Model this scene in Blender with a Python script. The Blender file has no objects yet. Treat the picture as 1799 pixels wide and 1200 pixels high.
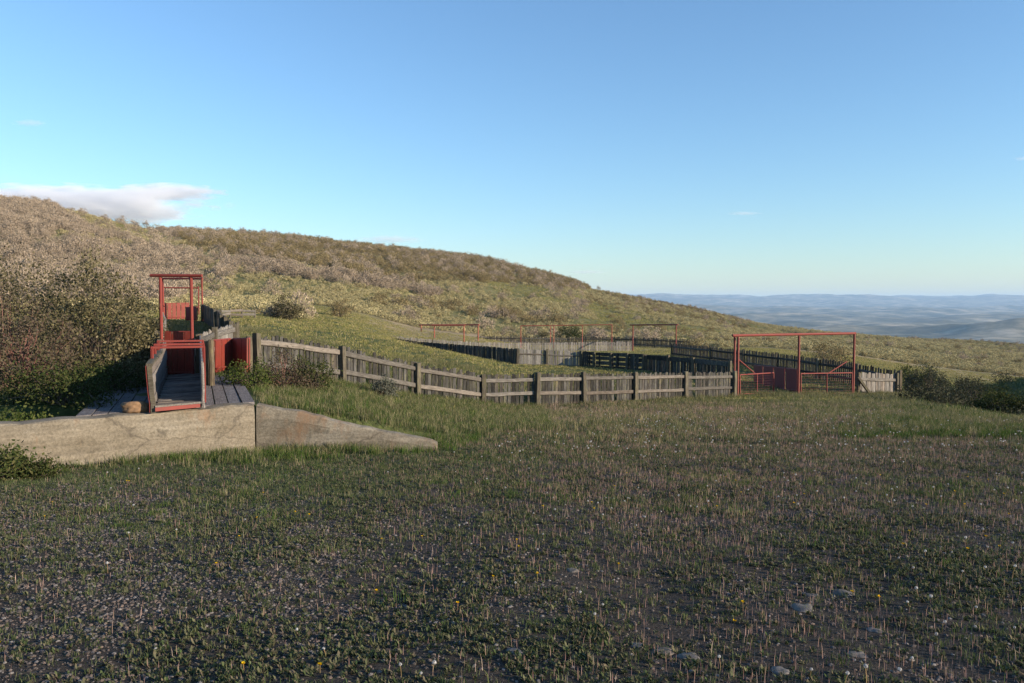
import bpy, math, random
import numpy as np
from mathutils import Vector, Matrix

S = bpy.context.scene
C = S.collection
R = math.radians
rng = np.random.default_rng(7)
random.seed(7)

# ---------------------------------------------------------------- camera
F_PX = 1399.0                       # focal length in pixels of a 1799 px wide picture
CAM_Z = 1.7
PITCH = math.atan(65.0 / F_PX)
cam_d = bpy.data.cameras.new('camera')
cam = bpy.data.objects.new('camera', cam_d)
C.objects.link(cam)
cam_d.sensor_width = 36.0
cam_d.lens = 36.0 * F_PX / 1799.0
cam_d.clip_start = 0.1
cam_d.clip_end = 60000.0
cam.location = (0, 0, CAM_Z)
cam.rotation_euler = (math.pi / 2 - PITCH, 0, 0)
S.camera = cam

# ---------------------------------------------------------------- sky, sun, exposure
SUN_EL, SUN_AZ = 14.0, 112.0        # degrees; azimuth clockwise from the view direction
world = bpy.data.worlds.new('World')
S.world = world
world.use_nodes = True
wn = world.node_tree.nodes
wl = world.node_tree.links
wn.clear()
sky = wn.new('ShaderNodeTexSky')
sky.sky_type = 'NISHITA'
sky.sun_disc = False
sky.sun_elevation = R(SUN_EL)
sky.sun_rotation = R(SUN_AZ)
sky.altitude = 2200
sky.air_density = 1.5
sky.dust_density = 1.0
sky.ozone_density = 4.6
bg = wn.new('ShaderNodeBackground')
bg.inputs['Strength'].default_value = 0.12
wo = wn.new('ShaderNodeOutputWorld')
wl.new(sky.outputs[0], bg.inputs[0])
wl.new(bg.outputs[0], wo.inputs[0])

sl = bpy.data.lights.new('sun', 'SUN')
sl.energy = 4.4
sl.angle = R(0.5)
sl.color = (1.0, 0.84, 0.66)
sun = bpy.data.objects.new('sun', sl)
C.objects.link(sun)
sdir = Vector((math.sin(R(SUN_AZ)) * math.cos(R(SUN_EL)), math.cos(R(SUN_AZ)) * math.cos(R(SUN_EL)), math.sin(R(SUN_EL))))
sun.rotation_euler = sdir.to_track_quat('Z', 'Y').to_euler()
sun.location = (30, -20, 40)

S.view_settings.view_transform = 'Standard'
S.view_settings.look = 'None'
S.view_settings.exposure = 1.0
S.view_settings.gamma = 1.0
S.view_settings.use_curve_mapping = False
S.render.engine = 'CYCLES'
S.cycles.max_bounces = 8
S.cycles.diffuse_bounces = 3
S.cycles.transparent_max_bounces = 8
S.cycles.volume_bounces = 6
S.cycles.use_denoising = True

# ---------------------------------------------------------------- numeric helpers
def _hash(ix, iy, seed):
    h = (ix.astype(np.int64) * 374761393 + iy.astype(np.int64) * 668265263 + seed * 974634777) & 0xffffffff
    h = ((h ^ (h >> 13)) * 1274126177) & 0xffffffff
    h = h ^ (h >> 16)
    return (h & 0xffff) / 65535.0

def vnoise(x, y, seed=0):
    """value noise in -1..1"""
    x = np.asarray(x, float); y = np.asarray(y, float)
    ix = np.floor(x); iy = np.floor(y)
    fx = x - ix; fy = y - iy
    fx = fx * fx * fx * (fx * (fx * 6 - 15) + 10); fy = fy * fy * fy * (fy * (fy * 6 - 15) + 10)
    ix = ix.astype(np.int64); iy = iy.astype(np.int64)
    a = _hash(ix, iy, seed); b = _hash(ix + 1, iy, seed)
    c = _hash(ix, iy + 1, seed); d = _hash(ix + 1, iy + 1, seed)
    return 2 * ((a * (1 - fx) + b * fx) * (1 - fy) + (c * (1 - fx) + d * fx) * fy) - 1

def fbm(x, y, oct=4, seed=0, gain=0.5):
    s = 0; a = 1.0; n = 0
    for o in range(oct):
        s = s + a * vnoise(x * 2 ** o + 17.3 * o, y * 2 ** o - 9.1 * o, seed + o)
        n += a; a *= gain
    return s / n

def sstep(a, b, x):
    t = np.clip((x - a) / (b - a), 0, 1)
    return t * t * (3 - 2 * t)

def P(x, y, d):
    """the point at forward distance d seen at picture position (x, y) of the 1799 x 1200 photograph"""
    v = (y - 600.0) / F_PX
    tp = math.tan(PITCH)
    sy = 1.0 / (math.cos(PITCH) * (1 - v * tp))       # scale so that the forward world coordinate is d
    k = d * sy
    return Vector(((x - 899.5) / F_PX * k, d, CAM_Z - k * (math.sin(PITCH) + v * math.cos(PITCH))))

def to_img(X, Y, Z):
    c, s = math.cos(PITCH), math.sin(PITCH)
    dz = Z - CAM_Z
    dep = Y * c - dz * s
    up = Y * s + dz * c
    return 899.5 + F_PX * X / dep, 600 - F_PX * up / dep

# ---------------------------------------------------------------- the lie of the land
XS = np.array([-900, -300, 0, 150, 300, 450, 600, 730, 800, 900, 1050, 1200, 1350, 1500, 1600, 1700, 1800, 2100, 2700], float)
DS = np.array([0, 14, 20, 28, 38, 48, 56, 70, 84, 110, 130], float)
DROP = np.array([
    # 0    14    20    28    38    48    56    70    84    110   130
    [1.90, 1.80, 1.75, 1.60, 1.40, 1.10, 0.7, -0.5, -2.0, -6.0, -9.5],   # -900
    [1.90, 1.78, 1.75, 1.60, 1.40, 1.10, 0.7, -0.2, -1.4, -4.2, -7.0],   # -300
    [1.85, 1.78, 1.80, 1.70, 1.40, 1.10, 0.8, 0.2, -0.6, -3.0, -5.5],    # 0
    [1.80, 1.78, 1.80, 1.65, 1.35, 1.05, 0.8, 0.4, -0.3, -2.2, -4.5],    # 150
    [1.80, 1.78, 1.76, 1.56, 1.28, 0.98, 0.8, 0.5, 0.1, -1.2, -3.0],     # 300
    [1.80, 1.80, 1.88, 1.70, 1.40, 1.10, 0.92, 0.72, 0.4, -0.6, -1.8],   # 450
    [2.30, 2.08, 2.26, 2.42, 2.20, 2.00, 1.85, 1.65, 1.45, 0.7, -0.2],   # 600
    [2.50, 2.50, 2.80, 3.18, 2.95, 2.85, 2.72, 4.0, 4.3, 3.6, 2.7],      # 730
    [2.60, 2.62, 2.95, 3.45, 3.15, 2.92, 3.5, 4.3, 4.7, 4.3, 3.6],       # 800
    [2.60, 2.62, 3.05, 3.80, 3.80, 3.95, 4.25, 4.65, 5.0, 5.5, 5.2],     # 900
    [2.60, 2.62, 3.05, 3.80, 4.22, 4.35, 4.4, 4.7, 5.0, 5.8, 6.0],       # 1050
    [2.60, 2.62, 3.05, 3.80, 4.32, 4.40, 4.45, 4.7, 5.1, 6.0, 6.3],      # 1200
    [2.60, 2.62, 3.05, 3.80, 4.36, 4.45, 4.5, 4.75, 5.2, 6.1, 6.6],      # 1350
    [2.60, 2.62, 3.05, 3.80, 4.42, 4.62, 4.8, 5.3, 6.0, 7.2, 7.7],       # 1500
    [2.60, 2.62, 3.05, 3.80, 4.50, 5.30, 5.8, 6.6, 7.4, 8.5, 9.0],       # 1600
    [2.60, 2.62, 3.05, 3.75, 5.40, 6.40, 6.9, 7.6, 8.4, 9.4, 10.2],      # 1700
    [2.60, 2.62, 3.05, 4.30, 6.00, 6.80, 7.2, 8.0, 8.9, 10.2, 11.2],     # 1800
    [2.60, 2.70, 3.4, 5.0, 6.4, 7.2, 7.8, 9.0, 10.0, 12.0, 13.0],        # 2100
    [2.60, 2.90, 3.8, 5.4, 6.8, 7.8, 8.8, 10.0, 11.5, 14.0, 15.0],       # 2700
])
RX = np.array([-900, -300, 0, 100, 210, 300, 400, 500, 600, 700, 800, 860, 900, 960, 1000, 1040, 1100, 1150, 1200, 1250, 1300, 1350, 1400, 1450, 1500, 1550, 1600, 1700, 1800, 2100, 2700], float)
RY = np.array([250, 320, 347, 359, 389, 406, 409, 419, 426, 434, 444, 452, 465, 476, 486, 504, 514, 526, 535, 546, 558, 569, 575, 582, 586, 590, 593, 600, 609, 630, 650], float)
RD = np.array([240, 250, 260, 265, 280, 300, 330, 350, 380, 400, 420, 428, 430, 430, 430, 428, 420, 410, 400, 390, 380, 370, 362, 356, 350, 345, 340, 335, 330, 320, 320], float)
A_MAX = R(52)
NA, ND = 420, 420
ga = np.linspace(-A_MAX, A_MAX, NA)
gl = np.linspace(math.log(2.0), math.log(460.0), ND)
gx = 899.5 + F_PX * np.tan(ga)
gd = np.exp(gl)

def _blur(a, s, axis):
    k = np.exp(-0.5 * (np.arange(-3 * s, 3 * s + 1) / s) ** 2); k /= k.sum()
    p = [(0, 0), (0, 0)]; p[axis] = (3 * s, 3 * s)
    b = np.pad(a, p, mode='edge')
    return np.apply_along_axis(lambda m: np.convolve(m, k, 'valid'), axis, b)

def _build():
    drop = np.zeros((NA, ND))
    near = np.zeros((NA, len(DS)))
    for j in range(len(DS)):
        near[:, j] = np.interp(gx, XS, DROP[:, j])
    rz = -np.interp(gx, RX, RY - 535.0) / F_PX * np.interp(gx, RX, RD)
    rd = np.interp(gx, RX, RD)
    for i in range(NA):
        zz = -near[i]
        f = (gd - 130.0) / (rd[i] - 130.0)
        fc = np.clip(f, 0, 1)
        e = fc * (1 + 0.18 * (1 - fc))
        z = np.where(gd <= 130, np.interp(gd, DS, zz), zz[-1] + (rz[i] - zz[-1]) * e)
        z = np.where(f > 1, rz[i] - 0.0006 * (gd - rd[i]) ** 2 - 0.02 * (gd - rd[i]), z)
        drop[i] = z
    drop = _blur(drop, 2, 0)
    drop = _blur(drop, 4, 1)
    return drop
GRID = _build()

# concrete wall line (front face, top edge)
WJ = np.array([-4.52, 13.95])                 # joint
WL = np.array([-10.60, 9.00])                 # far left end, outside the picture
WR = np.array([-1.34, 14.18])                 # low right end
W_TH = 0.42

def behind_wall(X, Y):
    """signed distance behind the front face of the wall (positive = bank side)"""
    def sd(a, b):
        u = (b - a) / np.linalg.norm(b - a)
        n = np.array([-u[1], u[0]])
        return (X - a[0]) * n[0] + (Y - a[1]) * n[1]
    s1 = sd(WL, WJ)
    s2 = sd(WJ, WR)
    return np.minimum(s1, s2)

def terrain(X, Y, rough=True):
    X = np.asarray(X, float); Y = np.asarray(Y, float)
    r = np.hypot(X, Y)
    a = np.clip(np.arctan2(X, Y), -A_MAX, A_MAX)
    d = np.maximum(r * np.cos(a), 0.01)
    fi = (a + A_MAX) / (2 * A_MAX) * (NA - 1)
    fj = np.clip((np.log(np.maximum(d, 2.0)) - gl[0]) / (gl[-1] - gl[0]) * (ND - 1), 0, ND - 1.001)
    i0 = np.clip(np.floor(fi).astype(int), 0, NA - 2); j0 = np.floor(fj).astype(int)
    u = fi - i0; v = fj - j0
    zb = (GRID[i0, j0] * (1 - u) * (1 - v) + GRID[i0 + 1, j0] * u * (1 - v) + GRID[i0, j0 + 1] * (1 - u) * v + GRID[i0 + 1, j0 + 1] * u * v)
    zf = -(1.55 + 0.075 * d)
    s = behind_wall(X, Y)
    k = sstep(0.08, 0.32, s)
    bk = np.where(d < 26, k, 1.0)
    left = a < math.atan2(-1.0, 14.0)
    w_right = sstep(-1.34, 1.5, X)                 # right of the wall the two sheets are one
    kk = np.where(d < 26, bk * (1 - w_right) + w_right * sstep(18, 26, d), 1.0)
    z = zf * (1 - kk) + zb * kk
    # knolls outside the picture on the right that shade the yard
    z = z + 13.5 * np.exp(-0.5 * (((X - 47) / 12.0) ** 2 + ((Y + 11) / 17.0) ** 2))
    z = z + 3.6 * np.exp(-0.5 * (((X - 37) / 5.5) ** 2 + ((Y - 46) / 7.0) ** 2))
    # hillside relief
    hk = sstep(100, 180, d)
    z = z + hk * (1.3 * fbm(X / 55, Y / 55, 3, 3) + 0.5 * fbm(X / 14, Y / 14, 2, 9)) * (1 - sstep(300, 460, d) * 0.4)
    # basin and far mountains
    far = sstep(330, 1100, d)
    base = -92 + 0.0 * d
    roll = 60 * fbm(X / 900, Y / 700, 5, 21, 0.55) + 12 * np.abs(fbm(X / 300, Y / 300, 3, 33)) - 26 * (1 - sstep(1300, 2600, d))
    cone = 26 * np.exp(-0.5 * (((X - 1640) / 130) ** 2 + ((Y - 2750) / 160) ** 2)) + 34 * np.exp(-0.5 * (((X - 1900) / 160) ** 2 + ((Y - 2700) / 170) ** 2))
    mt = sstep(8000, 12800, d) * (215 + 60 * fbm(X / 2600, Y / 2600, 4, 41) + 22 * fbm(X / 700, Y / 700, 3, 45))
    mt = mt + sstep(5200, 7600, d) * (1 - sstep(8200, 9800, d)) * (38 + 28 * fbm(X / 1100, Y / 900, 3, 52))
    zfar = base + roll + cone + mt
    z = np.where(d > 330, z * (1 - far) + zfar * far, z)
    if rough:
        z = z + 0.035 * fbm(X / 1.1, Y / 1.1, 2, 61) * sstep(0, 3, d) * (1 - k * (d < 26) * (np.abs(s) < 0.9)) * (d < 400)
    return z + CAM_Z

def gz(x, y):
    return float(terrain(np.array([x]), np.array([y]))[0])

# ---------------------------------------------------------------- materials
def new_mat(name):
    m = bpy.data.materials.new(name)
    m.use_nodes = True
    nt = m.node_tree
    nt.nodes.clear()
    out = nt.nodes.new('ShaderNodeOutputMaterial')
    return m, nt, out

class NB:
    """small node builder"""
    def __init__(s, nt): s.nt = nt
    def n(s, t, **kw):
        q = s.nt.nodes.new(t)
        for k, v in kw.items():
            setattr(q, k, v)
        return q
    def l(s, a, b): s.nt.links.new(a, b)
    def noise(s, vec, scale, detail=4, rough=0.6, dist=0.0):
        q = s.n('ShaderNodeTexNoise')
        q.inputs['Scale'].default_value = scale; q.inputs['Detail'].default_value = detail
        q.inputs['Roughness'].default_value = rough; q.inputs['Distortion'].default_value = dist
        if vec is not None: s.l(vec, q.inputs['Vector'])
        return q.outputs['Fac']
    def ramp(s, fac, stops):
        q = s.n('ShaderNodeValToRGB')
        e = q.color_ramp.elements
        while len(e) < len(stops): e.new(0.5)
        for i, (p, c) in enumerate(stops):
            e[i].position = p; e[i].color = (c[0], c[1], c[2], 1) if hasattr(c, '__len__') else (c, c, c, 1)
        s.l(fac, q.inputs[0])
        return q.outputs[0]
    def mix(s, fac, a, b, blend='MIX'):
        q = s.n('ShaderNodeMix', data_type='RGBA', blend_type=blend)
        for sock, v in ((q.inputs[0], fac), (q.inputs[6], a), (q.inputs[7], b)):
            if hasattr(v, 'links'): s.l(v, sock)
            elif hasattr(v, '__len__'): sock.default_value = (v[0], v[1], v[2], 1)
            else: sock.default_value = v
        return q.outputs[2]
    def math(s, op, a, b=0.5, c=0.0):
        q = s.n('ShaderNodeMath', operation=op)
        for i, v in enumerate((a, b, c)):
            if hasattr(v, 'links'): s.l(v, q.inputs[i])
            else: q.inputs[i].default_value = v
        return q.outputs[0]
    def bump(s, h, strength, dist=0.01):
        q = s.n('ShaderNodeBump')
        q.inputs['Strength'].default_value = strength; q.inputs['Distance'].default_value = dist
        s.l(h, q.inputs['Height'])
        return q.outputs[0]
    def bsdf(s, col, rough=0.9, normal=None, spec=0.2):
        q = s.n('ShaderNodeBsdfPrincipled')
        if hasattr(col, 'links'): s.l(col, q.inputs['Base Color'])
        else: q.inputs['Base Color'].default_value = (*col, 1)
        if hasattr(rough, 'links'): s.l(rough, q.inputs['Roughness'])
        else: q.inputs['Roughness'].default_value = rough
        q.inputs['Specular IOR Level'].default_value = spec
        if normal is not None: s.l(normal, q.inputs['Normal'])
        return q.outputs[0]
    def obj(s, scale=(1, 1, 1)):
        t = s.n('ShaderNodeTexCoord')
        oi = s.n('ShaderNodeObjectInfo')
        ad = s.n('ShaderNodeVectorMath', operation='MULTIPLY_ADD')
        s.l(oi.outputs['Random'], ad.inputs[0]); ad.inputs[1].default_value = (31, 17, 53)
        s.l(t.outputs['Object'], ad.inputs[2])
        m = s.n('ShaderNodeVectorMath', operation='MULTIPLY')
        s.l(ad.outputs[0], m.inputs[0]); m.inputs[1].default_value = scale
        return m.outputs[0]
    def rand(s): return s.n('ShaderNodeObjectInfo').outputs['Random']

def wood(name, c0, c1, c2, axis='z', var=0.35, lichen=0.0):
    """weathered timber; grain runs along the local axis"""
    m, nt, out = new_mat(name); b = NB(nt)
    sc = {'z': (1, 1, 0.06), 'x': (0.06, 1, 1), 'y': (1, 0.06, 1)}[axis]
    v = b.obj(sc)
    g = b.noise(v, 60, 6, 0.65, 0.4)
    g2 = b.noise(b.obj((1, 1, 1)), 5, 4, 0.6)
    col = b.ramp(g, [(0.28, c0), (0.5, c1), (0.75, c2)])
    col = b.mix(b.ramp(g2, [(0.35, 0), (0.7, 1)]), col, b.mix(0.5, col, c0))
    if lichen:
        lf = b.ramp(b.noise(b.obj((1, 1, 0.35)), 9, 4, 0.7), [(0.52, 0), (0.66, lichen)])
        col = b.mix(lf, col, (0.20, 0.19, 0.085))
    br = b.ramp(b.rand(), [(0, 1 - var), (1, 1 + var)])
    col = b.mix(1.0, col, br, 'MULTIPLY')
    rust = b.ramp(b.math('FRACT', b.math('MULTIPLY', b.rand(), 7.31)), [(0.55, 0), (1, 0.35)])
    col = b.mix(rust, col, b.mix(1.0, col, (1.15, 0.88, 0.68), 'MULTIPLY'))
    nm = b.bump(g, 0.55, 0.012)
    nt.links.new(b.bsdf(col, 0.92, nm, 0.12), out.inputs[0])
    return m

def red_paint(name, base=(0.22, 0.037, 0.026), rust=(0.14, 0.05, 0.03), wear=(0.30, 0.17, 0.10), amt=0.35, wood_grain=False):
    m, nt, out = new_mat(name); b = NB(nt)
    v = b.obj((1, 1, 0.25))
    f = b.noise(v, 14, 6, 0.7)
    f2 = b.noise(b.obj((1, 1, 1)), 3.5, 4, 0.65)
    col = b.mix(b.ramp(f2, [(0.35, 0), (0.75, 0.7)]), base, (base[0] * 0.7, base[1] * 0.75, base[2] * 0.8))
    col = b.mix(b.ramp(f, [(0.5, 0), (0.62, amt)]), col, rust)
    f3 = b.noise(v, 26, 5, 0.7)
    col = b.mix(b.ramp(f3, [(0.62, 0), (0.70, amt * 1.6)]), col, wear)
    nt.links.new(b.bsdf(col, 0.62, b.bump(f, 0.3, 0.006), 0.3), out.inputs[0])
    return m

def leafy(name, cols, rough=0.8, trans=0.25, attr=True):
    """foliage: each leaf its own tint from the mesh attribute 'tint'"""
    m, nt, out = new_mat(name); b = NB(nt)
    at = b.n('ShaderNodeAttribute', attribute_name='tint')
    oi = b.rand()
    f = b.math('FRACT', b.math('ADD', at.outputs['Fac'], b.math('MULTIPLY', oi, 0.18)))
    n = len(cols)
    col = b.ramp(f if attr else oi, [(i / max(1, n - 1), c) for i, c in enumerate(cols)])
    br = b.ramp(b.math('FRACT', b.math('MULTIPLY', oi, 5.7)), [(0, 0.8), (1, 1.2)])
    col = b.mix(1.0, col, br, 'MULTIPLY')
    d = b.n('ShaderNodeBsdfDiffuse'); b.l(col, d.inputs[0])
    if trans:
        t = b.n('ShaderNodeBsdfTranslucent'); b.l(col, t.inputs[0])
        mx = b.n('ShaderNodeMixShader'); mx.inputs[0].default_value = trans
        b.l(d.outputs[0], mx.inputs[1]); b.l(t.outputs[0], mx.inputs[2])
        b.l(mx.outputs[0], out.inputs[0])
    else:
        b.l(d.outputs[0], out.inputs[0])
    return m

def stone_mat(name, cols, scale=14):
    m, nt, out = new_mat(name); b = NB(nt)
    oi = b.rand()
    col = b.ramp(oi, [(i / (len(cols) - 1), c) for i, c in enumerate(cols)])
    f = b.noise(b.obj((1, 1, 1)), scale, 6, 0.7)
    col = b.mix(1.0, col, b.ramp(f, [(0.3, 0.6), (0.7, 1.25)]), 'MULTIPLY')
    nt.links.new(b.bsdf(col, 0.85, b.bump(f, 0.5, 0.01), 0.2), out.inputs[0])
    return m

def concrete_mat():
    m, nt, out = new_mat('weathered_concrete'); b = NB(nt)
    t = b.n('ShaderNodeTexCoord').outputs['Object']
    def sc(v):
        q = b.n('ShaderNodeVectorMath', operation='MULTIPLY'); b.l(t, q.inputs[0]); q.inputs[1].default_value = v
        return q.outputs[0]
    big = b.noise(t, 1.3, 5, 0.6)
    col = b.ramp(big, [(0.3, (0.15, 0.126, 0.090)), (0.5, (0.205, 0.176, 0.130)), (0.72, (0.265, 0.235, 0.182))])
    board = b.noise(sc((0.5, 0.5, 9.0)), 1.6, 3, 0.5)            # form-board courses
    col = b.mix(0.55, col, b.mix(1.0, col, b.ramp(board, [(0.38, 0.7), (0.58, 1.12)]), 'MULTIPLY'))
    fine = b.noise(t, 28, 6, 0.75)
    col = b.mix(0.85, col, b.mix(1.0, col, b.ramp(fine, [(0.32, 0.5), (0.62, 1.2)]), 'MULTIPLY'))
    st = b.noise(sc((1.0, 1.0, 0.45)), 2.2, 5, 0.7)
    col = b.mix(b.ramp(st, [(0.52, 0), (0.68, 0.65)]), col, (0.23, 0.135, 0.075))  # rust stains
    st2 = b.noise(sc((1.0, 1.0, 0.8)), 3.1, 6, 0.7, 0.6)
    col = b.mix(b.ramp(st2, [(0.60, 0), (0.72, 0.8)]), col, (0.075, 0.065, 0.05))  # dark stains
    vo = b.n('ShaderNodeTexVoronoi', feature='DISTANCE_TO_EDGE'); vo.inputs['Scale'].default_value = 0.5
    wv = b.n('ShaderNodeVectorMath', operation='MULTIPLY_ADD')
    nz = b.n('ShaderNodeTexNoise'); nz.inputs['Scale'].default_value = 3.0; nz.inputs['Detail'].default_value = 5; b.l(t, nz.inputs['Vector'])
    b.l(nz.outputs['Color'], wv.inputs[0]); wv.inputs[1].default_value = (0.5, 0.5, 0.5); b.l(sc((0.6, 0.6, 1.6)), wv.inputs[2])
    b.l(wv.outputs[0], vo.inputs['Vector'])
    ck = b.ramp(vo.outputs['Distance'], [(0.0, 0.55), (0.012, 0.0)])
    col = b.mix(ck, col, (0.06, 0.05, 0.04))
    h = b.math('ADD', b.math('MULTIPLY', fine, 0.5), board)
    nt.links.new(b.bsdf(col, 0.93, b.bump(h, 0.6, 0.02), 0.15), out.inputs[0])
    return m

def terrain_mat():
    m, nt, out = new_mat('ground_soil'); b = NB(nt)
    t = b.n('ShaderNodeTexCoord').outputs['Object']
    lush = b.n('ShaderNodeAttribute', attribute_name='lush').outputs['Fac']
    hill = b.n('ShaderNodeAttribute', attribute_name='hill').outputs['Fac']
    far = b.n('ShaderNodeAttribute', attribute_name='far').outputs['Fac']
    tan = b.n('ShaderNodeAttribute', attribute_name='tan').outputs['Fac']
    n1 = b.noise(t, 55, 6, 0.75)
    n2 = b.noise(t, 7, 5, 0.65)
    soil = b.ramp(n1, [(0.30, (0.022, 0.018, 0.014)), (0.52, (0.052, 0.043, 0.034)), (0.68, (0.11, 0.094, 0.078))])
    n3 = b.noise(t, 1.6, 5, 0.6)
    green = b.ramp(n2, [(0.3, (0.040, 0.060, 0.016)), (0.55, (0.070, 0.088, 0.026)), (0.75, (0.13, 0.12, 0.05))])
    col = b.mix(b.math('MULTIPLY', lush, b.ramp(n2, [(0.3, 0.55), (0.6, 1.0)])), soil, green)
    hn = b.noise(t, 0.35, 6, 0.7)
    hcol = b.ramp(hn, [(0.3, (0.075, 0.08, 0.028)), (0.5, (0.14, 0.135, 0.05)), (0.7, (0.23, 0.185, 0.10))])
    col = b.mix(hill, col, hcol)
    col = b.mix(tan, col, (0.38, 0.28, 0.18))
    fn = b.noise(t, 0.006, 6, 0.62)  # far tones: dark patches put some of the basin's slope shade into the colour
    fcol = b.ramp(fn, [(0.36, (0.05, 0.065, 0.05)), (0.5, (0.20, 0.18, 0.12)), (0.64, (0.44, 0.37, 0.26))])
    fn2 = b.noise(t, 0.0016, 4, 0.6)
    fcol = b.mix(b.ramp(fn2, [(0.42, 0), (0.62, 0.6)]), fcol, (0.06, 0.07, 0.05))
    col = b.mix(far, col, fcol)
    h = b.math('ADD', b.math('MULTIPLY', n1, 0.4), n2)
    nt.links.new(b.bsdf(col, 0.95, b.bump(h, 0.7, 0.03), 0.1), out.inputs[0])
    return m

M = {}
M['ground'] = terrain_mat()
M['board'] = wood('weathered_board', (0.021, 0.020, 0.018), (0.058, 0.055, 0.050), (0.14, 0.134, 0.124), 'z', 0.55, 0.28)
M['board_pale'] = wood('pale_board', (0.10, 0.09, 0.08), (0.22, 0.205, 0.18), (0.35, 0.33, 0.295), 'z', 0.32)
M['rail'] = wood('pale_rail', (0.055, 0.05, 0.042), (0.155, 0.14, 0.12), (0.27, 0.25, 0.215), 'x', 0.28)
M['post'] = wood('post_timber', (0.045, 0.038, 0.027), (0.11, 0.095, 0.07), (0.19, 0.17, 0.13), 'z', 0.2, 0.4)
M['plank'] = wood('deck_plank', (0.07, 0.064, 0.062), (0.16, 0.148, 0.145), (0.26, 0.245, 0.24), 'y', 0.2)
M['slat'] = wood('chute_slat', (0.06, 0.055, 0.05), (0.17, 0.155, 0.14), (0.33, 0.31, 0.28), 'x', 0.35)
M['chute_board'] = wood('chute_board', (0.08, 0.07, 0.06), (0.20, 0.18, 0.16), (0.34, 0.31, 0.28), 'y', 0.2)
M['red'] = red_paint('red_painted_steel')
M['red_board'] = red_paint('red_painted_board', (0.22, 0.034, 0.022), (0.12, 0.035, 0.02), (0.24, 0.14, 0.085), 0.7)
M['dark_red'] = red_paint('dark_red_board', (0.17, 0.030, 0.030), (0.08, 0.03, 0.025), (0.18, 0.10, 0.07), 0.4)
M['rust'] = red_paint('rusty_orange_steel', (0.34, 0.09, 0.05), (0.18, 0.08, 0.05), (0.30, 0.17, 0.10), 0.4)
M['concrete'] = concrete_mat()
M['rock'] = stone_mat('sandstone', [(0.22, 0.135, 0.075), (0.24, 0.15, 0.085)], 7)
M['stone'] = stone_mat('field_stone', [(0.10, 0.09, 0.08), (0.17, 0.155, 0.14), (0.13, 0.11, 0.09)], 9)
M['gravel'] = stone_mat('gravel', [(0.05, 0.045, 0.042), (0.11, 0.095, 0.083), (0.21, 0.155, 0.12), (0.09, 0.085, 0.086), (0.27, 0.245, 0.22)], 30)
M['grass'] = leafy('green_grass', [(0.042, 0.070, 0.022), (0.072, 0.105, 0.036), (0.115, 0.135, 0.06), (0.20, 0.185, 0.11)], trans=0.3)
M['grass_lush'] = leafy('lush_green_grass', [(0.035, 0.075, 0.016), (0.06, 0.11, 0.022), (0.09, 0.135, 0.035), (0.15, 0.15, 0.06)], trans=0.3)
M['grass_tall'] = leafy('meadow_grass', [(0.05, 0.085, 0.022), (0.10, 0.125, 0.045), (0.21, 0.19, 0.095), (0.36, 0.30, 0.18)], trans=0.3)
M['field_grass'] = leafy('pasture_grass', [(0.15, 0.165, 0.04), (0.24, 0.235, 0.07), (0.34, 0.29, 0.12), (0.42, 0.33, 0.17)], trans=0.3)
M['weed'] = leafy('weed_leaves', [(0.045, 0.066, 0.026), (0.08, 0.105, 0.045), (0.125, 0.135, 0.07), (0.15, 0.115, 0.08), (0.065, 0.105, 0.035)], trans=0.2)
M['straw'] = leafy('dry_stalk', [(0.30, 0.185, 0.15), (0.42, 0.29, 0.235), (0.34, 0.205, 0.18), (0.50, 0.40, 0.32)], trans=0.15)
M['puff'] = leafy('seed_fluff', [(0.46, 0.45, 0.43), (0.60, 0.59, 0.57)], trans=0.4)
M['petal'] = leafy('yellow_petals', [(0.75, 0.46, 0.01), (0.85, 0.58, 0.02)], trans=0.2)
M['stem'] = leafy('flower_stem', [(0.14, 0.13, 0.05), (0.24, 0.15, 0.09)], trans=0.1)
M['leaf_olive'] = leafy('olive_leaves', [(0.05, 0.046, 0.022), (0.095, 0.085, 0.042), (0.155, 0.132, 0.07), (0.21, 0.18, 0.105)], trans=0.25)
M['leaf_brown'] = leafy('brown_leaves', [(0.075, 0.056, 0.04), (0.12, 0.09, 0.066), (0.09, 0.085, 0.04), (0.155, 0.118, 0.09)], trans=0.2)
M['leaf_dark'] = leafy('dark_leaves', [(0.030, 0.045, 0.016), (0.055, 0.070, 0.022), (0.09, 0.085, 0.035)], trans=0.2)
M['leaf_green'] = leafy('green_leaves', [(0.045, 0.070, 0.018), (0.08, 0.11, 0.028), (0.14, 0.15, 0.05)], trans=0.25)
M['twig'] = leafy('twig_bark', [(0.10, 0.075, 0.06), (0.15, 0.115, 0.09)], trans=0.0)
M['twig_red'] = leafy('red_twig_bark', [(0.13, 0.06, 0.05), (0.18, 0.10, 0.08)], trans=0.0)
M['brush'] = leafy('bare_brush', [(0.19, 0.15, 0.108), (0.30, 0.24, 0.175), (0.38, 0.305, 0.23), (0.25, 0.20, 0.125)], trans=0.1)
M['brush_olive'] = leafy('olive_brush', [(0.12, 0.10, 0.045), (0.20, 0.155, 0.076), (0.255, 0.195, 0.108), (0.165, 0.14, 0.058)], trans=0.1)
M['gully'] = leafy('gully_leaves', [(0.035, 0.040, 0.022), (0.062, 0.062, 0.038), (0.095, 0.088, 0.06), (0.05, 0.065, 0.03)], trans=0.15)
M['sage'] = leafy('sagebrush', [(0.20, 0.18, 0.082), (0.33, 0.29, 0.14), (0.44, 0.375, 0.195), (0.53, 0.44, 0.255)], trans=0.15)
M['sage_grey'] = leafy('grey_sagebrush', [(0.06, 0.066, 0.046), (0.10, 0.105, 0.08), (0.15, 0.145, 0.11)], trans=0.15)

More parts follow.
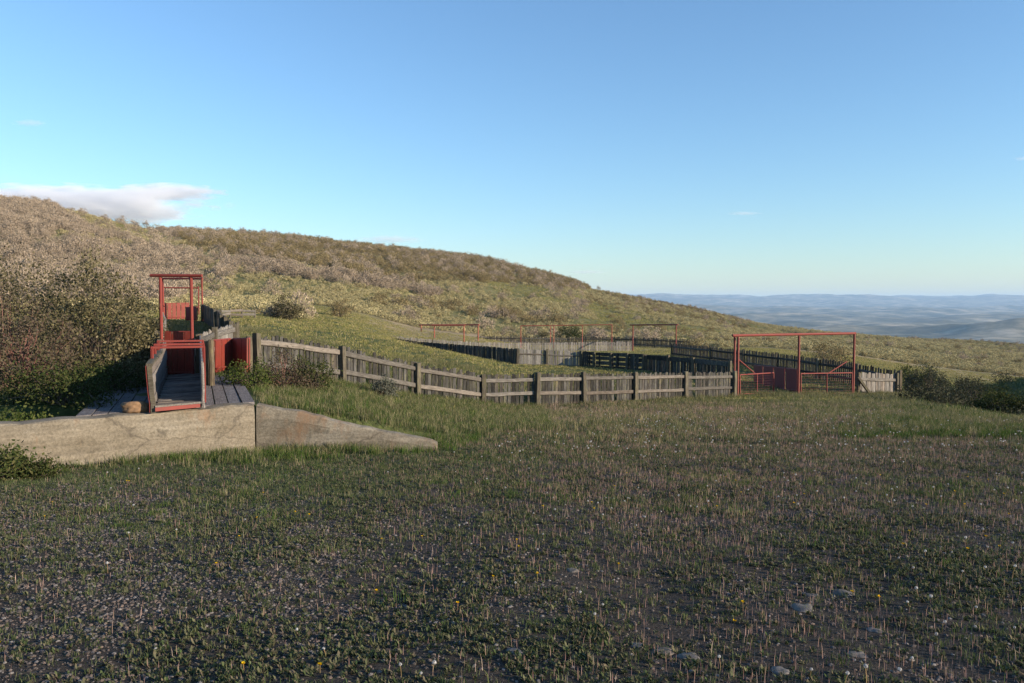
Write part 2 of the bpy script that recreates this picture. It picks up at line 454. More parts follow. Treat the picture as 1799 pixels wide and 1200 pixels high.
# ---------------------------------------------------------------- mesh helpers
def tag(o, label=None, cat=None, group=None, kind=None):
    if label: o['label'] = label
    if cat: o['category'] = cat
    if group: o['group'] = group
    if kind: o['kind'] = kind
    return o

def link(name, me, parent=None, loc=None, rot=None):
    o = bpy.data.objects.new(name, me)
    C.objects.link(o)
    if parent is not None: o.parent = parent
    if loc is not None: o.location = loc
    if rot is not None: o.rotation_euler = rot
    return o

def empty(name, loc=(0, 0, 0), rz=0.0):
    o = bpy.data.objects.new(name, None)
    o.empty_display_size = 0.2
    C.objects.link(o)
    o.location = loc; o.rotation_euler = (0, 0, rz)
    return o

class MB:
    """collects vertices and faces"""
    def __init__(s): s.v = []; s.f = []; s.m = []; s.t = []
    def add(s, vs, fs, mi=0, tint=None):
        k = len(s.v)
        s.v += [tuple(p) for p in vs]
        for f in fs:
            s.f.append(tuple(i + k for i in f)); s.m.append(mi)
            s.t.append(random.random() if tint is None else tint)
    def box(s, c, size, rot=None, mi=0):
        hx, hy, hz = size[0] / 2, size[1] / 2, size[2] / 2
        vs = [Vector((x, y, z)) for z in (-hz, hz) for (x, y) in ((-hx, -hy), (hx, -hy), (hx, hy), (-hx, hy))]
        if rot is not None: vs = [rot @ p for p in vs]
        vs = [p + Vector(c) for p in vs]
        s.add(vs, [(3, 2, 1, 0), (4, 5, 6, 7), (0, 1, 5, 4), (1, 2, 6, 5), (2, 3, 7, 6), (3, 0, 4, 7)], mi)
    def tube(s, pts, rad, n=6, mi=0, tint=None, caps=True, up=None):
        pts = [Vector(p) for p in pts]
        rings = []
        for i, p in enumerate(pts):
            t = (pts[min(i + 1, len(pts) - 1)] - pts[max(i - 1, 0)]).normalized()
            a = up if up is not None else (Vector((0, 0, 1)) if abs(t.z) < 0.9 else Vector((1, 0, 0)))
            x = t.cross(a).normalized(); y = x.cross(t)
            r = rad[i] if hasattr(rad, '__len__') else rad
            o = math.pi / 4 if n == 4 else 0
            rings.append([p + (x * math.cos(2 * math.pi * k / n + o) + y * math.sin(2 * math.pi * k / n + o)) * r for k in range(n)])
        vs = [q for r_ in rings for q in r_]
        fs = []
        for i in range(len(pts) - 1):
            for k in range(n):
                fs.append((i * n + k, i * n + (k + 1) % n, (i + 1) * n + (k + 1) % n, (i + 1) * n + k))
        if caps:
            fs.append(tuple(range(n - 1, -1, -1))); fs.append(tuple((len(pts) - 1) * n + k for k in range(n)))
        s.add(vs, fs, mi, tint)
    def build(s, name, mats, smooth=False):
        me = bpy.data.meshes.new(name)
        me.from_pydata(s.v, [], s.f)
        for m in (mats if isinstance(mats, (list, tuple)) else [mats]):
            me.materials.append(m)
        if len(me.polygons):
            me.polygons.foreach_set('material_index', s.m)
            if smooth: me.polygons.foreach_set('use_smooth', [True] * len(me.polygons))
            at = me.attributes.new('tint', 'FLOAT', 'FACE'); at.data.foreach_set('value', s.t)
        me.update()
        return me

def np_mesh(name, v, quads, mats, tint=None, smooth=False, attrs=None):
    """quads: (n,4) or (n,3) index array"""
    me = bpy.data.meshes.new(name)
    n, k = quads.shape
    me.vertices.add(len(v)); me.vertices.foreach_set('co', np.asarray(v, np.float32).ravel())
    me.loops.add(n * k); me.loops.foreach_set('vertex_index', quads.astype(np.int32).ravel())
    me.polygons.add(n); me.polygons.foreach_set('loop_start', np.arange(0, n * k, k, dtype=np.int32))
    for m in (mats if isinstance(mats, (list, tuple)) else [mats]): me.materials.append(m)
    if smooth: me.polygons.foreach_set('use_smooth', np.ones(n, bool))
    me.update(calc_edges=True)
    if tint is not None:
        at = me.attributes.new('tint', 'FLOAT', 'FACE'); at.data.foreach_set('value', np.asarray(tint, np.float32))
    for k_, a in (attrs or {}).items():
        at = me.attributes.new(k_, 'FLOAT', 'POINT'); at.data.foreach_set('value', np.asarray(a, np.float32))
    return me

# ---------------------------------------------------------------- ground
def build_ground():
    a1 = np.linspace(R(-39), R(39), 520)
    a0 = np.linspace(R(-180), R(-39), 70)[:-1]
    a2 = np.linspace(R(39), R(180), 70)[1:-1]
    ang = np.concatenate([a0, a1, a2])
    r1 = np.concatenate([[0.3, 1.0, 1.8], np.arange(2.4, 24, 0.11), np.geomspace(24, 130, 95)[0:-1], np.geomspace(130, 480, 90)[:-1], np.geomspace(480, 16500, 150)])
    A, Rr = np.meshgrid(ang, r1, indexing='ij')
    # use the forward distance as the radius inside the view so that rings are straight there
    sc = 1.0 / np.cos(np.clip(A, R(-39), R(39)))
    X = Rr * sc * np.sin(A); Y = Rr * sc * np.cos(A)
    Z = terrain(X, Y)
    d = Rr
    na, nr = X.shape
    v = np.stack([X, Y, Z], -1).reshape(-1, 3)
    i = np.arange(na)[:, None]; j = np.arange(nr - 1)[None, :]
    i2 = (i + 1) % na
    q = np.stack([i * nr + j, i * nr + j + 1, i2 * nr + j + 1, i2 * nr + j], -1).reshape(-1, 4)
    # inner disc
    v = np.concatenate([v, [[0, 0, terrain(np.array([0.0]), np.array([0.01]))[0]]]])
    me_q = q
    lush, hill, far, tan = ground_masks(v[:, 0], v[:, 1], v[:, 2])
    me = np_mesh('ground', v, me_q[:, ::-1], M['ground'], smooth=True, attrs={'lush': lush, 'hill': hill, 'far': far, 'tan': tan})
    o = link('ground', me)
    tag(o, kind='structure')
    return o

def ground_masks(X, Y, Z):
    d = np.maximum(np.where(Y > 0, Y, np.hypot(X, Y)), 0.1)
    bw = behind_wall(X, Y)
    n = fbm(X / 2.3, Y / 2.3, 3, 70)
    xi = 899.5 + F_PX * X / np.maximum(Y, 0.5)
    lush = sstep(5.5, 13, d + 2.0 * n - 1.5 * sstep(500, 1500, xi) * 1.0)
    # gravel worn yard to the right stays thin further back
    worn = np.exp(-0.5 * (((X - 5.0) / 8.0) ** 2 + ((Y - 14) / 8.0) ** 2))
    lush = np.clip(lush - 0.75 * worn, 0, 1)
    # thick grass under the wall
    lush = np.maximum(lush, np.where(bw < 0, sstep(-3.6, -1.0, bw + 0.8 * n) * (X < -0.3), 0))
    lush = np.where(bw > 0, np.maximum(lush, sstep(15.0, 18, d) ), lush)
    lush = np.where((bw > 0.2) & (X < -1), 1.0, lush)
    hill = sstep(66, 100, d + 6 * n)
    far = sstep(330, 700, d)
    tan = sstep(88, 100, d) * (1 - sstep(112, 135, d)) * (0.55 + 0.45 * fbm(X / 9, Y / 9, 3, 77)) * sstep(560, 720, xi)
    return lush, hill, far, np.clip(tan, 0, 1)

build_ground()

# ---------------------------------------------------------------- concrete dock wall
def build_wall():
    root = empty('concrete_wall', (WJ[0], WJ[1], CAM_Z - 2.6))
    tag(root, 'low tan concrete retaining wall with a cracked joint and a sloping right wing', 'wall')
    def section(a, b, tops, base_drop, nx, nz, seed, th):
        """front face from a to b; tops: list of (fraction, drop)"""
        a = Vector((a[0], a[1], 0)); b = Vector((b[0], b[1], 0))
        u = (b - a); L = u.length; u.normalize(); nrm = Vector((-u.y, u.x, 0))
        prof = [(0.0, 0)] + [(0, k / nz) for k in range(1, nz + 1)] 
        vs = []; rows = nz + 1 + 4
        for i in range(nx + 1):
            f = i / nx
            top = CAM_Z - float(np.interp(f, [t[0] for t in tops], [t[1] for t in tops]))
            p = a + u * (L * f)
            bot = CAM_Z - base_drop
            ring = []
            for k in range(nz + 1):
                z = bot + (top - bot) * k / nz
                off = 0.012 * float(fbm(np.array([L * f * 2.0 + seed]), np.array([z * 6.0]), 3, seed)[0])
                off += 0.010 * math.floor(((z + 10) / 0.19) % 2)          # form-board courses
                if k == nz: off += 0.035; z -= 0.006
                ring.append(p + nrm * off + Vector((0, 0, z)))
            wob = 0.03 * float(fbm(np.array([L * f * 3.0]), np.array([seed * 1.0]), 2, seed + 5)[0])
            ring.append(p + nrm * 0.07 + Vector((0, 0, top + 0.012 + wob)))
            ring.append(p + nrm * (th * 0.5) + Vector((0, 0, top + 0.02 + wob)))
            ring.append(p + nrm * (th - 0.03) + Vector((0, 0, top + 0.015 + wob)))
            ring.append(p + nrm * th + Vector((0, 0, top - 0.35)))
            vs += ring
        n = nz + 5
        fs = []
        for i in range(nx):
            for k in range(n - 1):
                fs.append((i * n + k, (i + 1) * n + k, (i + 1) * n + k + 1, i * n + k + 1))
        fs.append(tuple(k for k in range(n)))
        fs.append(tuple(nx * n + k for k in range(n - 1, -1, -1)))
        mb = MB(); mb.add([p - root.location for p in vs], fs)
        me = mb.build('wall_section', M['concrete'], smooth=False)
        link('wall_section', me, root)
    u = (WJ - WL) / np.linalg.norm(WJ - WL)
    section(WL, WJ - u * 0.012, [(0, 1.79), (1, 1.77)], 3.2, 60, 10, 4, W_TH)
    w = (WR - WJ) / np.linalg.norm(WR - WJ)
    section(WJ + w * 0.012, WR, [(0, 1.79), (0.33, 1.995), (0.513, 2.15), (0.708, 2.31), (0.97, 2.47), (1, 2.52)], 3.1, 30, 8, 11, 0.30)
build_wall()

# ---------------------------------------------------------------- boards and fences
def board_mesh(name, w, h, th, mat, seed, segs=3, chip=0.05):
    r = random.Random(seed)
    vs = []; fs = []
    bow = r.uniform(-0.012, 0.012); lean = r.uniform(-0.008, 0.008)
    for k in range(segs + 1):
        f = k / segs
        ox = lean * f + bow * math.sin(f * math.pi)
        oy = r.uniform(-0.003, 0.003)
        ww = w * r.uniform(0.95, 1.0)
        zl = zr = h * f
        if k == segs:
            zl += r.uniform(-chip, chip * 0.4); zr += r.uniform(-chip, chip * 0.4)
        for (x, y, z) in ((-ww / 2, -th / 2, zl), (ww / 2, -th / 2, zr), (ww / 2, th / 2, zr), (-ww / 2, th / 2, zl)):
            vs.append((x + ox, y + oy, z))
    for k in range(segs):
        b = k * 4
        for e in range(4):
            fs.append((b + e, b + (e + 1) % 4, b + 4 + (e + 1) % 4, b + 4 + e))
    fs.append((3, 2, 1, 0)); t = segs * 4
    fs.append((t, t + 1, t + 2, t + 3))
    mb = MB(); mb.add(vs, fs)
    return mb.build(name, mat)

def post_mesh(name, w, h, mat, seed, n=8, sq=False):
    r = random.Random(seed)
    mb = MB()
    vs = []; fs = []
    lv = 5
    if sq: n = 4
    for k in range(lv):
        f = k / (lv - 1)
        ox, oy = r.uniform(-0.008, 0.008), r.uniform(-0.008, 0.008)
        rad = w / 2 * (1.03 - 0.08 * f) * (1.3 if sq else 1)
        for e in range(n):
            an = 2 * math.pi * (e + 0.5) / n
            q = rad * (1 + (r.uniform(-0.06, 0.06) if not sq else r.uniform(-0.03, 0.03)))
            vs.append((ox + q * math.cos(an), oy + q * math.sin(an), h * f + (r.uniform(-0.02, 0.02) if k == lv - 1 else 0)))
    for k in range(lv - 1):
        for e in range(n):
            fs.append((k * n + e, k * n + (e + 1) % n, (k + 1) * n + (e + 1) % n, (k + 1) * n + e))
    fs.append(tuple((lv - 1) * n + e for e in range(n)))
    mb.add(vs, fs)
    return mb.build(name, mat)

def rail_mesh(name, L, hgt, th, mat, seed, segs=4):
    """along local x from 0 to L, centred in y and z"""
    r = random.Random(seed)
    vs = []; fs = []
    for k in range(segs + 1):
        f = k / segs
        hh = hgt * r.uniform(0.86, 1.06) / 2; oz = r.uniform(-0.012, 0.012)
        for (y, z) in ((-th / 2, -hh * 0.75), (-th * 0.5, hh * 0.7), (-th * 0.2, hh), (th / 2, hh), (th / 2, -hh), (-th * 0.2, -hh)):
            vs.append((L * f, y, z + oz))
    n = 6
    for k in range(segs):
        for e in range(n):
            fs.append((k * n + e, (k + 1) * n + e, (k + 1) * n + (e + 1) % n, k * n + (e + 1) % n))
    fs.append(tuple(range(n))); fs.append(tuple(segs * n + e for e in range(n - 1, -1, -1)))
    mb = MB(); mb.add(vs, fs)
    return mb.build(name, mat)

def fence(label, pts, height, bw=0.135, gap=0.018, side=-1, post_w=0.17, rails=(0.26, 0.78), rail_h=0.14, rail_t=0.07,
          mat='board', rail_mat='rail', post_mat='post', post_h=0.03, seed=1, top_z=None, jitter=0.02, bottom=0.03, missing=0.0, posts=True,
          rail_side=None, chip=0.05, post_every=1, group=None, last_post=True, name='picket_fence', sq=True):
    """pts: [(X, Y[, top z])]; side -1 puts posts and rails towards the camera side of the boards"""
    r = random.Random(seed)
    p0 = pts[0]
    root = empty(name, (p0[0], p0[1], gz(p0[0], p0[1])))
    tag(root, label, 'fence', group)
    O = root.location.copy()
    hmax = height + 0.25
    var = [board_mesh('board', bw, hmax, 0.024, M[mat], seed * 10 + k, chip=chip) for k in range(6)]
    pm = [post_mesh('post', post_w, height + post_h + 0.25, M[post_mat], seed * 7 + k, sq=sq) for k in range(3)]
    for i in range(len(pts) - 1):
        a, b = pts[i], pts[i + 1]
        A = Vector((a[0], a[1], 0)); B = Vector((b[0], b[1], 0))
        za = a[2] if len(a) > 2 else gz(a[0], a[1]) + height
        zb = b[2] if len(b) > 2 else gz(b[0], b[1]) + height
        u = B - A; L = u.length; u.normalize()
        ang = math.atan2(u.y, u.x)
        nrm = Vector((u.y, -u.x, 0)) * (-side)          # towards the viewer side when side = -1
        step = bw + gap
        n = max(1, int(L / step))
        for k in range(n):
            if r.random() < missing: continue
            f = (k + 0.5) / n
            p = A + u * (L * f)
            zt = za + (zb - za) * f + r.uniform(-jitter, jitter)
            o = link('board', var[r.randrange(6)], root, Vector((p.x, p.y, zt - hmax)) - O + nrm * r.uniform(-0.004, 0.004), (r.uniform(-0.015, 0.015), r.gauss(0, 0.014), ang + (math.pi if r.random() < 0.5 else 0)))
        # rails
        rs = side if rail_side is None else rail_side
        rn = Vector((u.y, -u.x, 0)) * (-rs)
        if rails:
            slope = math.atan2(zb - za, L)
            for h in rails:
                me = rail_mesh('rail', L - post_w * 0.9, rail_h, rail_t, M[rail_mat], seed * 31 + i * 3 + int(h * 100))
                p = A + u * (post_w * 0.45) + rn * (0.014 + rail_t / 2)
                z = za - height * (1 - h)
                link('rail', me, root, Vector((p.x, p.y, z + r.uniform(-0.03, 0.03))) - O, (0, -slope, ang + (0 if rs == -1 else 0)))
        if posts and i % post_every == 0:
            q = A + nrm * (post_w / 2 + 0.016)
            link('post', pm[r.randrange(3)], root, Vector((q.x, q.y, za - height - 0.25 + r.uniform(-0.02, 0.05))) - O, (r.gauss(0, 0.015), r.gauss(0, 0.02), ang + r.uniform(-0.08, 0.08)))
        if i == len(pts) - 2 and posts and last_post:
            q = B + nrm * (post_w / 2 + 0.016)
            link('post', pm[r.randrange(3)], root, Vector((q.x, q.y, zb - height - 0.25 + r.uniform(-0.02, 0.03))) - O, (0, 0, ang))
    return root

def tz(x, y, d):
    p = P(x, y, d)
    return (p.x, p.y, p.z)

# front fence: left run climbs the bank, right run follows the yard
fence('weathered grey picket fence descending the bank from the red double gate', [tz(447, 588, 20.2), tz(597, 609, 23.4), tz(731, 639, 27.0), tz(848, 658, 29.0)], 1.16,
      seed=3, jitter=0.035, rails=(0.33, 0.82), rail_h=0.15, last_post=False, chip=0.09, missing=0.02)
fence('weathered grey picket fence of five panels with pale rails facing the yard', [tz(848, 658, 29.0), tz(940, 656, 29.8), tz(1023, 656, 31.2), tz(1114, 655, 33.2), tz(1203, 654, 35.2), tz(1288, 653, 36.8)], 1.18,
      seed=5, jitter=0.015, rails=(0.35, 0.82), rail_h=0.14, chip=0.08, missing=0.015)
# interior fences
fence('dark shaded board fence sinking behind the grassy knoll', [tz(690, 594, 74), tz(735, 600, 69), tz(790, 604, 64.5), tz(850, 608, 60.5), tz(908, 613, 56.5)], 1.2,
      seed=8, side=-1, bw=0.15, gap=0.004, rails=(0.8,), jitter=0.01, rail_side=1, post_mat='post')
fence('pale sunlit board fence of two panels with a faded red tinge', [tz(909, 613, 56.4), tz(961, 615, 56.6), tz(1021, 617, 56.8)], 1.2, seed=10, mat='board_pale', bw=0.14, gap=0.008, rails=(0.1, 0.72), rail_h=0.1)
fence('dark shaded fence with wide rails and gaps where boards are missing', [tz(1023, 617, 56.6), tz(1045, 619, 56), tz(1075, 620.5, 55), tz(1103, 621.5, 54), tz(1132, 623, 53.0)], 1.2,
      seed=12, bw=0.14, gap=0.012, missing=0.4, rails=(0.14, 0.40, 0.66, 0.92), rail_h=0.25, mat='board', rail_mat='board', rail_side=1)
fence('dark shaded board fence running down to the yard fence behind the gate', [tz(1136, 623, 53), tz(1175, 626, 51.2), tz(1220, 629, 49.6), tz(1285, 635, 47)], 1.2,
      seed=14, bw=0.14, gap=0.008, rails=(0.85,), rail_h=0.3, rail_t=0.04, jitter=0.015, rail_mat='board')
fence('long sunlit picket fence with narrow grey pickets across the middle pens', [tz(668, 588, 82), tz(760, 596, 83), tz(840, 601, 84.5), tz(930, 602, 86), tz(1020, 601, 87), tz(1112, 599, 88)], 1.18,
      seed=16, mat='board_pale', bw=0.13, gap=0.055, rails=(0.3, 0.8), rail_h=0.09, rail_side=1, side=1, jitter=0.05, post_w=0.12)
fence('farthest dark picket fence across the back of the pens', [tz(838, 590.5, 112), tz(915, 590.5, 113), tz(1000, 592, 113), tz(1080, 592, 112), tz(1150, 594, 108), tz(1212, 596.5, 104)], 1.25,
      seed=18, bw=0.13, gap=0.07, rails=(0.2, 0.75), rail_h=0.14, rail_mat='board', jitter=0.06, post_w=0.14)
fence('dark picket fence with gappy uneven tops running along the right side pen', [tz(1182, 603.5, 76), tz(1250, 609, 67), tz(1308, 614.5, 59), tz(1366, 620.5, 54), tz(1440, 630, 48.5), tz(1510, 639, 45.0), tz(1584, 652, 42.2)], 1.22,
      seed=20, bw=0.115, gap=0.065, rails=(0.22, 0.72), rail_h=0.15, rail_mat='board', jitter=0.05, post_w=0.15)
fr = fence('short grey picket panel with a slanting brace right of the red gate', [tz(1506, 654, 40.2), tz(1574, 656, 41.4)], 1.16, seed=22, mat='board_pale', bw=0.15, gap=0.012, rails=(0.1, 0.68), rail_h=0.16, jitter=0.03, post_w=0.14)
def brace():
    mb = MB(); a = P(1507, 662, 39.95); b = P(1530, 694, 40.2)
    mb.tube([a - fr.location, b - fr.location], 0.085, 4)
    link('brace', mb.build('brace', M['post']), fr)
brace()

# ---------------------------------------------------------------- red portal frames and their gates
def tube_part(name, root, a, b, r, mat='red', n=8):
    mb = MB(); mb.tube([Vector(a) - root.location, Vector(b) - root.location], r, n)
    me = mb.build(name, M[mat], smooth=False)
    return link(name, me, root)

def portal(label, posts, bar, rad=0.05, mat='red', bar_rad=None, extra_bar=None, group=None, braces=()):
    """posts: [(x, y_top, d)], bar: two points"""
    a = P(*posts[0]); root = empty('overhead_portal', (a.x, a.y, gz(a.x, a.y)))
    tag(root, label, 'gate portal', group)
    for (x, y, d) in posts:
        t = P(x, y, d)
        tube_part('post', root, (t.x, t.y, gz(t.x, t.y) - 0.2), t, rad, mat)
    for bb in [bar] + ([extra_bar] if extra_bar else []):
        tube_part('crossbar', root, P(*bb[0]), P(*bb[1]), bar_rad or rad * 1.15, mat)
    for (p, q) in braces:
        tube_part('brace', root, P(*p), P(*q), rad * 0.5, mat)
    return root

main = portal('tall red steel gate frame in the yard fence', [(1297, 592, 36.9), (1404, 590, 38.2), (1501, 587, 39.6)], ((1287, 589.5, 36.8), (1503, 585.5, 39.7)), 0.058, 'red', 0.062,
              braces=(((1297, 631, 36.95), (1325, 655, 37.3)), ((1488, 635, 39.4), (1455, 656, 39.0))))
tube_part('post', main, (P(1291, 592, 37.6).x, 37.6, gz(P(1291, 592, 37.6).x, 37.6) - 0.2), P(1291, 588, 37.6), 0.055)
portal('slim red steel gate frame at the right end of the long pale fence', [(1112, 571, 88), (1188, 571, 83)], ((1107, 571, 88.2), (1191, 570.5, 83)), 0.06, 'red')
portal('rusty red wide frame of five posts in front of the round bushes', [(915, 572, 97), (967, 573, 97), (973, 572, 96), (1023, 571, 96), (1075, 570.5, 95)], ((915, 572.5, 97), (1076, 570.5, 95)), 0.048, 'rust')
portal('rusty orange frame with a doubled beam at the left of the pens', [(740, 571, 108), (763, 571, 99), (815, 571, 98), (840, 570.5, 104)], ((759, 571.5, 99), (817, 571.5, 98)), 0.07, 'rust', 0.10, ((737, 571, 108.5), (842, 570.5, 104)))

def wire_gate(label, xa, xb, ya, yb, da, db, ybot_a, ybot_b, mid=0.5, n=8, nm='wire_gate'):
    a = P(xa, ya, da); b = P(xb, yb, db); c = P(xa, ybot_a, da); e = P(xb, ybot_b, db)
    root = empty(nm, (a.x, a.y, c.z)); tag(root, label, 'gate')
    tube_part('top_rail', root, a, b, 0.03); tube_part('bottom_rail', root, c, e, 0.018)
    tube_part('end_post', root, c, a, 0.035); tube_part('end_post', root, e, b, 0.035)
    tube_part('middle_post', root, c.lerp(e, mid), a.lerp(b, mid), 0.03)
    mb = MB()
    for k in range(1, n):
        f = k / n
        mb.tube([c.lerp(a, f) - root.location, e.lerp(b, f) - root.location], 0.0035, 4)
    for k in range(1, 12):
        f = k / 12
        mb.tube([c.lerp(e, f) - root.location, a.lerp(b, f) - root.location], 0.0025, 4)
    o = link('wire_mesh', mb.build('wire_mesh', M['dark_red']), root); tag(o, kind='stuff')
    return root
wire_gate('open red wire gate beside the left post of the yard gate frame', 1300, 1359, 658.5, 655, 37.1, 38.8, 692, 690.5)
wire_gate('closed red wire gate between the middle and right posts of the yard frame', 1407, 1497, 656.5, 655, 38.3, 39.5, 692.5, 690.5)

def solid_gate(label, a, b, top_a, top_b, bot_a, bot_b, mat, nb, seed, name='board_gate', frame='red', th=0.03):
    """a, b: (x, d) ends; picture heights of the top and bottom at both ends"""
    r = random.Random(seed)
    ta, tb = P(a[0], top_a, a[1]), P(b[0], top_b, b[1]); ba, bb = P(a[0], bot_a, a[1]), P(b[0], bot_b, b[1])
    root = empty(name, (ba.x, ba.y, min(ba.z, bb.z))); tag(root, label, 'gate')
    O = root.location
    u = (tb - ta); u.z = 0; u.normalize(); nrm = Vector((u.y, -u.x, 0))
    for k in range(nb):
        f0, f1 = k / nb + 0.012, (k + 1) / nb - 0.012
        off = nrm * r.uniform(0, 0.008)
        vs = []
        for q in (-th / 2, th / 2):
            for (lo, hi, f) in ((ba, bb, f0), (ba, bb, f1), (ta, tb, f1), (ta, tb, f0)):
                p = lo.lerp(hi, f)
                vs.append(p + nrm * q + off - O + Vector((0, 0, r.uniform(-0.006, 0.006))))
        mb = MB(); mb.add(vs, [(0, 1, 2, 3), (7, 6, 5, 4), (0, 4, 5, 1), (1, 5, 6, 2), (2, 6, 7, 3), (3, 7, 4, 0)])
        me = mb.build('board', M[mat]); me.validate()
        link('board', me, root)
    if frame:
        tube_part('frame_bar', root, ta - nrm * 0.04, tb - nrm * 0.04, 0.022, frame, 6)
        tube_part('frame_bar', root, ba.lerp(ta, 0.12) + nrm * 0.045, bb.lerp(tb, 0.12) + nrm * 0.045, 0.022, frame, 6)
        tube_part('frame_bar', root, ba + u * 0.02 - nrm * 0.05, ta + u * 0.02 - nrm * 0.05, 0.022, frame, 6)
        tube_part('frame_bar', root, bb - u * 0.02 - nrm * 0.05, tb - u * 0.02 - nrm * 0.05, 0.022, frame, 6)
    return root
solid_gate('dark red solid board gate swung inward behind the wire gate', (1324, 45.5), (1402, 38.6), 641.5, 649, 684, 691, 'dark_red', 4, 41)

# ---------------------------------------------------------------- sheep loading chute and deck
U = Vector((-0.368, 0.930, 0)); V = Vector((0.930, 0.368, 0))     # along and across the chute
FL = Vector((-5.79, 12.87, 0)); FR = Vector((-5.27, 13.40, 0))
def Z(drop): return CAM_Z - drop

def deck():
    o0 = Vector((-5.6, 14.5, Z(1.80)))
    root = empty('loading_deck', o0); tag(root, 'grey plank loading deck behind the concrete wall', 'deck')
    r = random.Random(5)
    # front edge follows the back of the wall top
    wu = Vector((WJ[0] - WL[0], WJ[1] - WL[1], 0)).normalized(); wn = Vector((-wu.y, wu.x, 0))
    def front(p):            # slide p along U to the line 0.3 behind the wall face
        q = Vector((WJ[0], WJ[1], 0)) + wn * 0.33
        t = (q - p).dot(wn) / U.dot(wn)
        return p + U * t
    ang = math.atan2(U.y, U.x) - math.pi / 2
    w = 0.205
    base = Vector((-5.45, 14.2, 0))
    offs = [(k * (w + 0.022), 6.6) for k in range(0, 4)] + [(-0.95 - k * (w + 0.02), 4.6) for k in range(0, 5)]
    for (o, L) in offs:
        p = front(base + V * o)
        L2 = L + r.uniform(-0.2, 0.2)
        sk = wu.dot(U) / wu.dot(V) * w / 2      # ends cut along the wall
        th = 0.05; vs = []
        for z in (-th, 0):
            for (x, y) in ((-w / 2, -sk), (w / 2, sk), (w / 2, L2), (-w / 2, L2)):
                vs.append((x, y, z + r.uniform(-0.004, 0.004)))
        mb = MB(); mb.add(vs, [(3, 2, 1, 0), (4, 5, 6, 7), (0, 1, 5, 4), (1, 2, 6, 5), (2, 3, 7, 6), (3, 0, 4, 7)])
        link('plank', mb.build('plank', M['plank']), root, Vector((p.x, p.y, Z(1.755) + r.uniform(-0.006, 0.006))) - o0, (0, 0, ang))
deck()

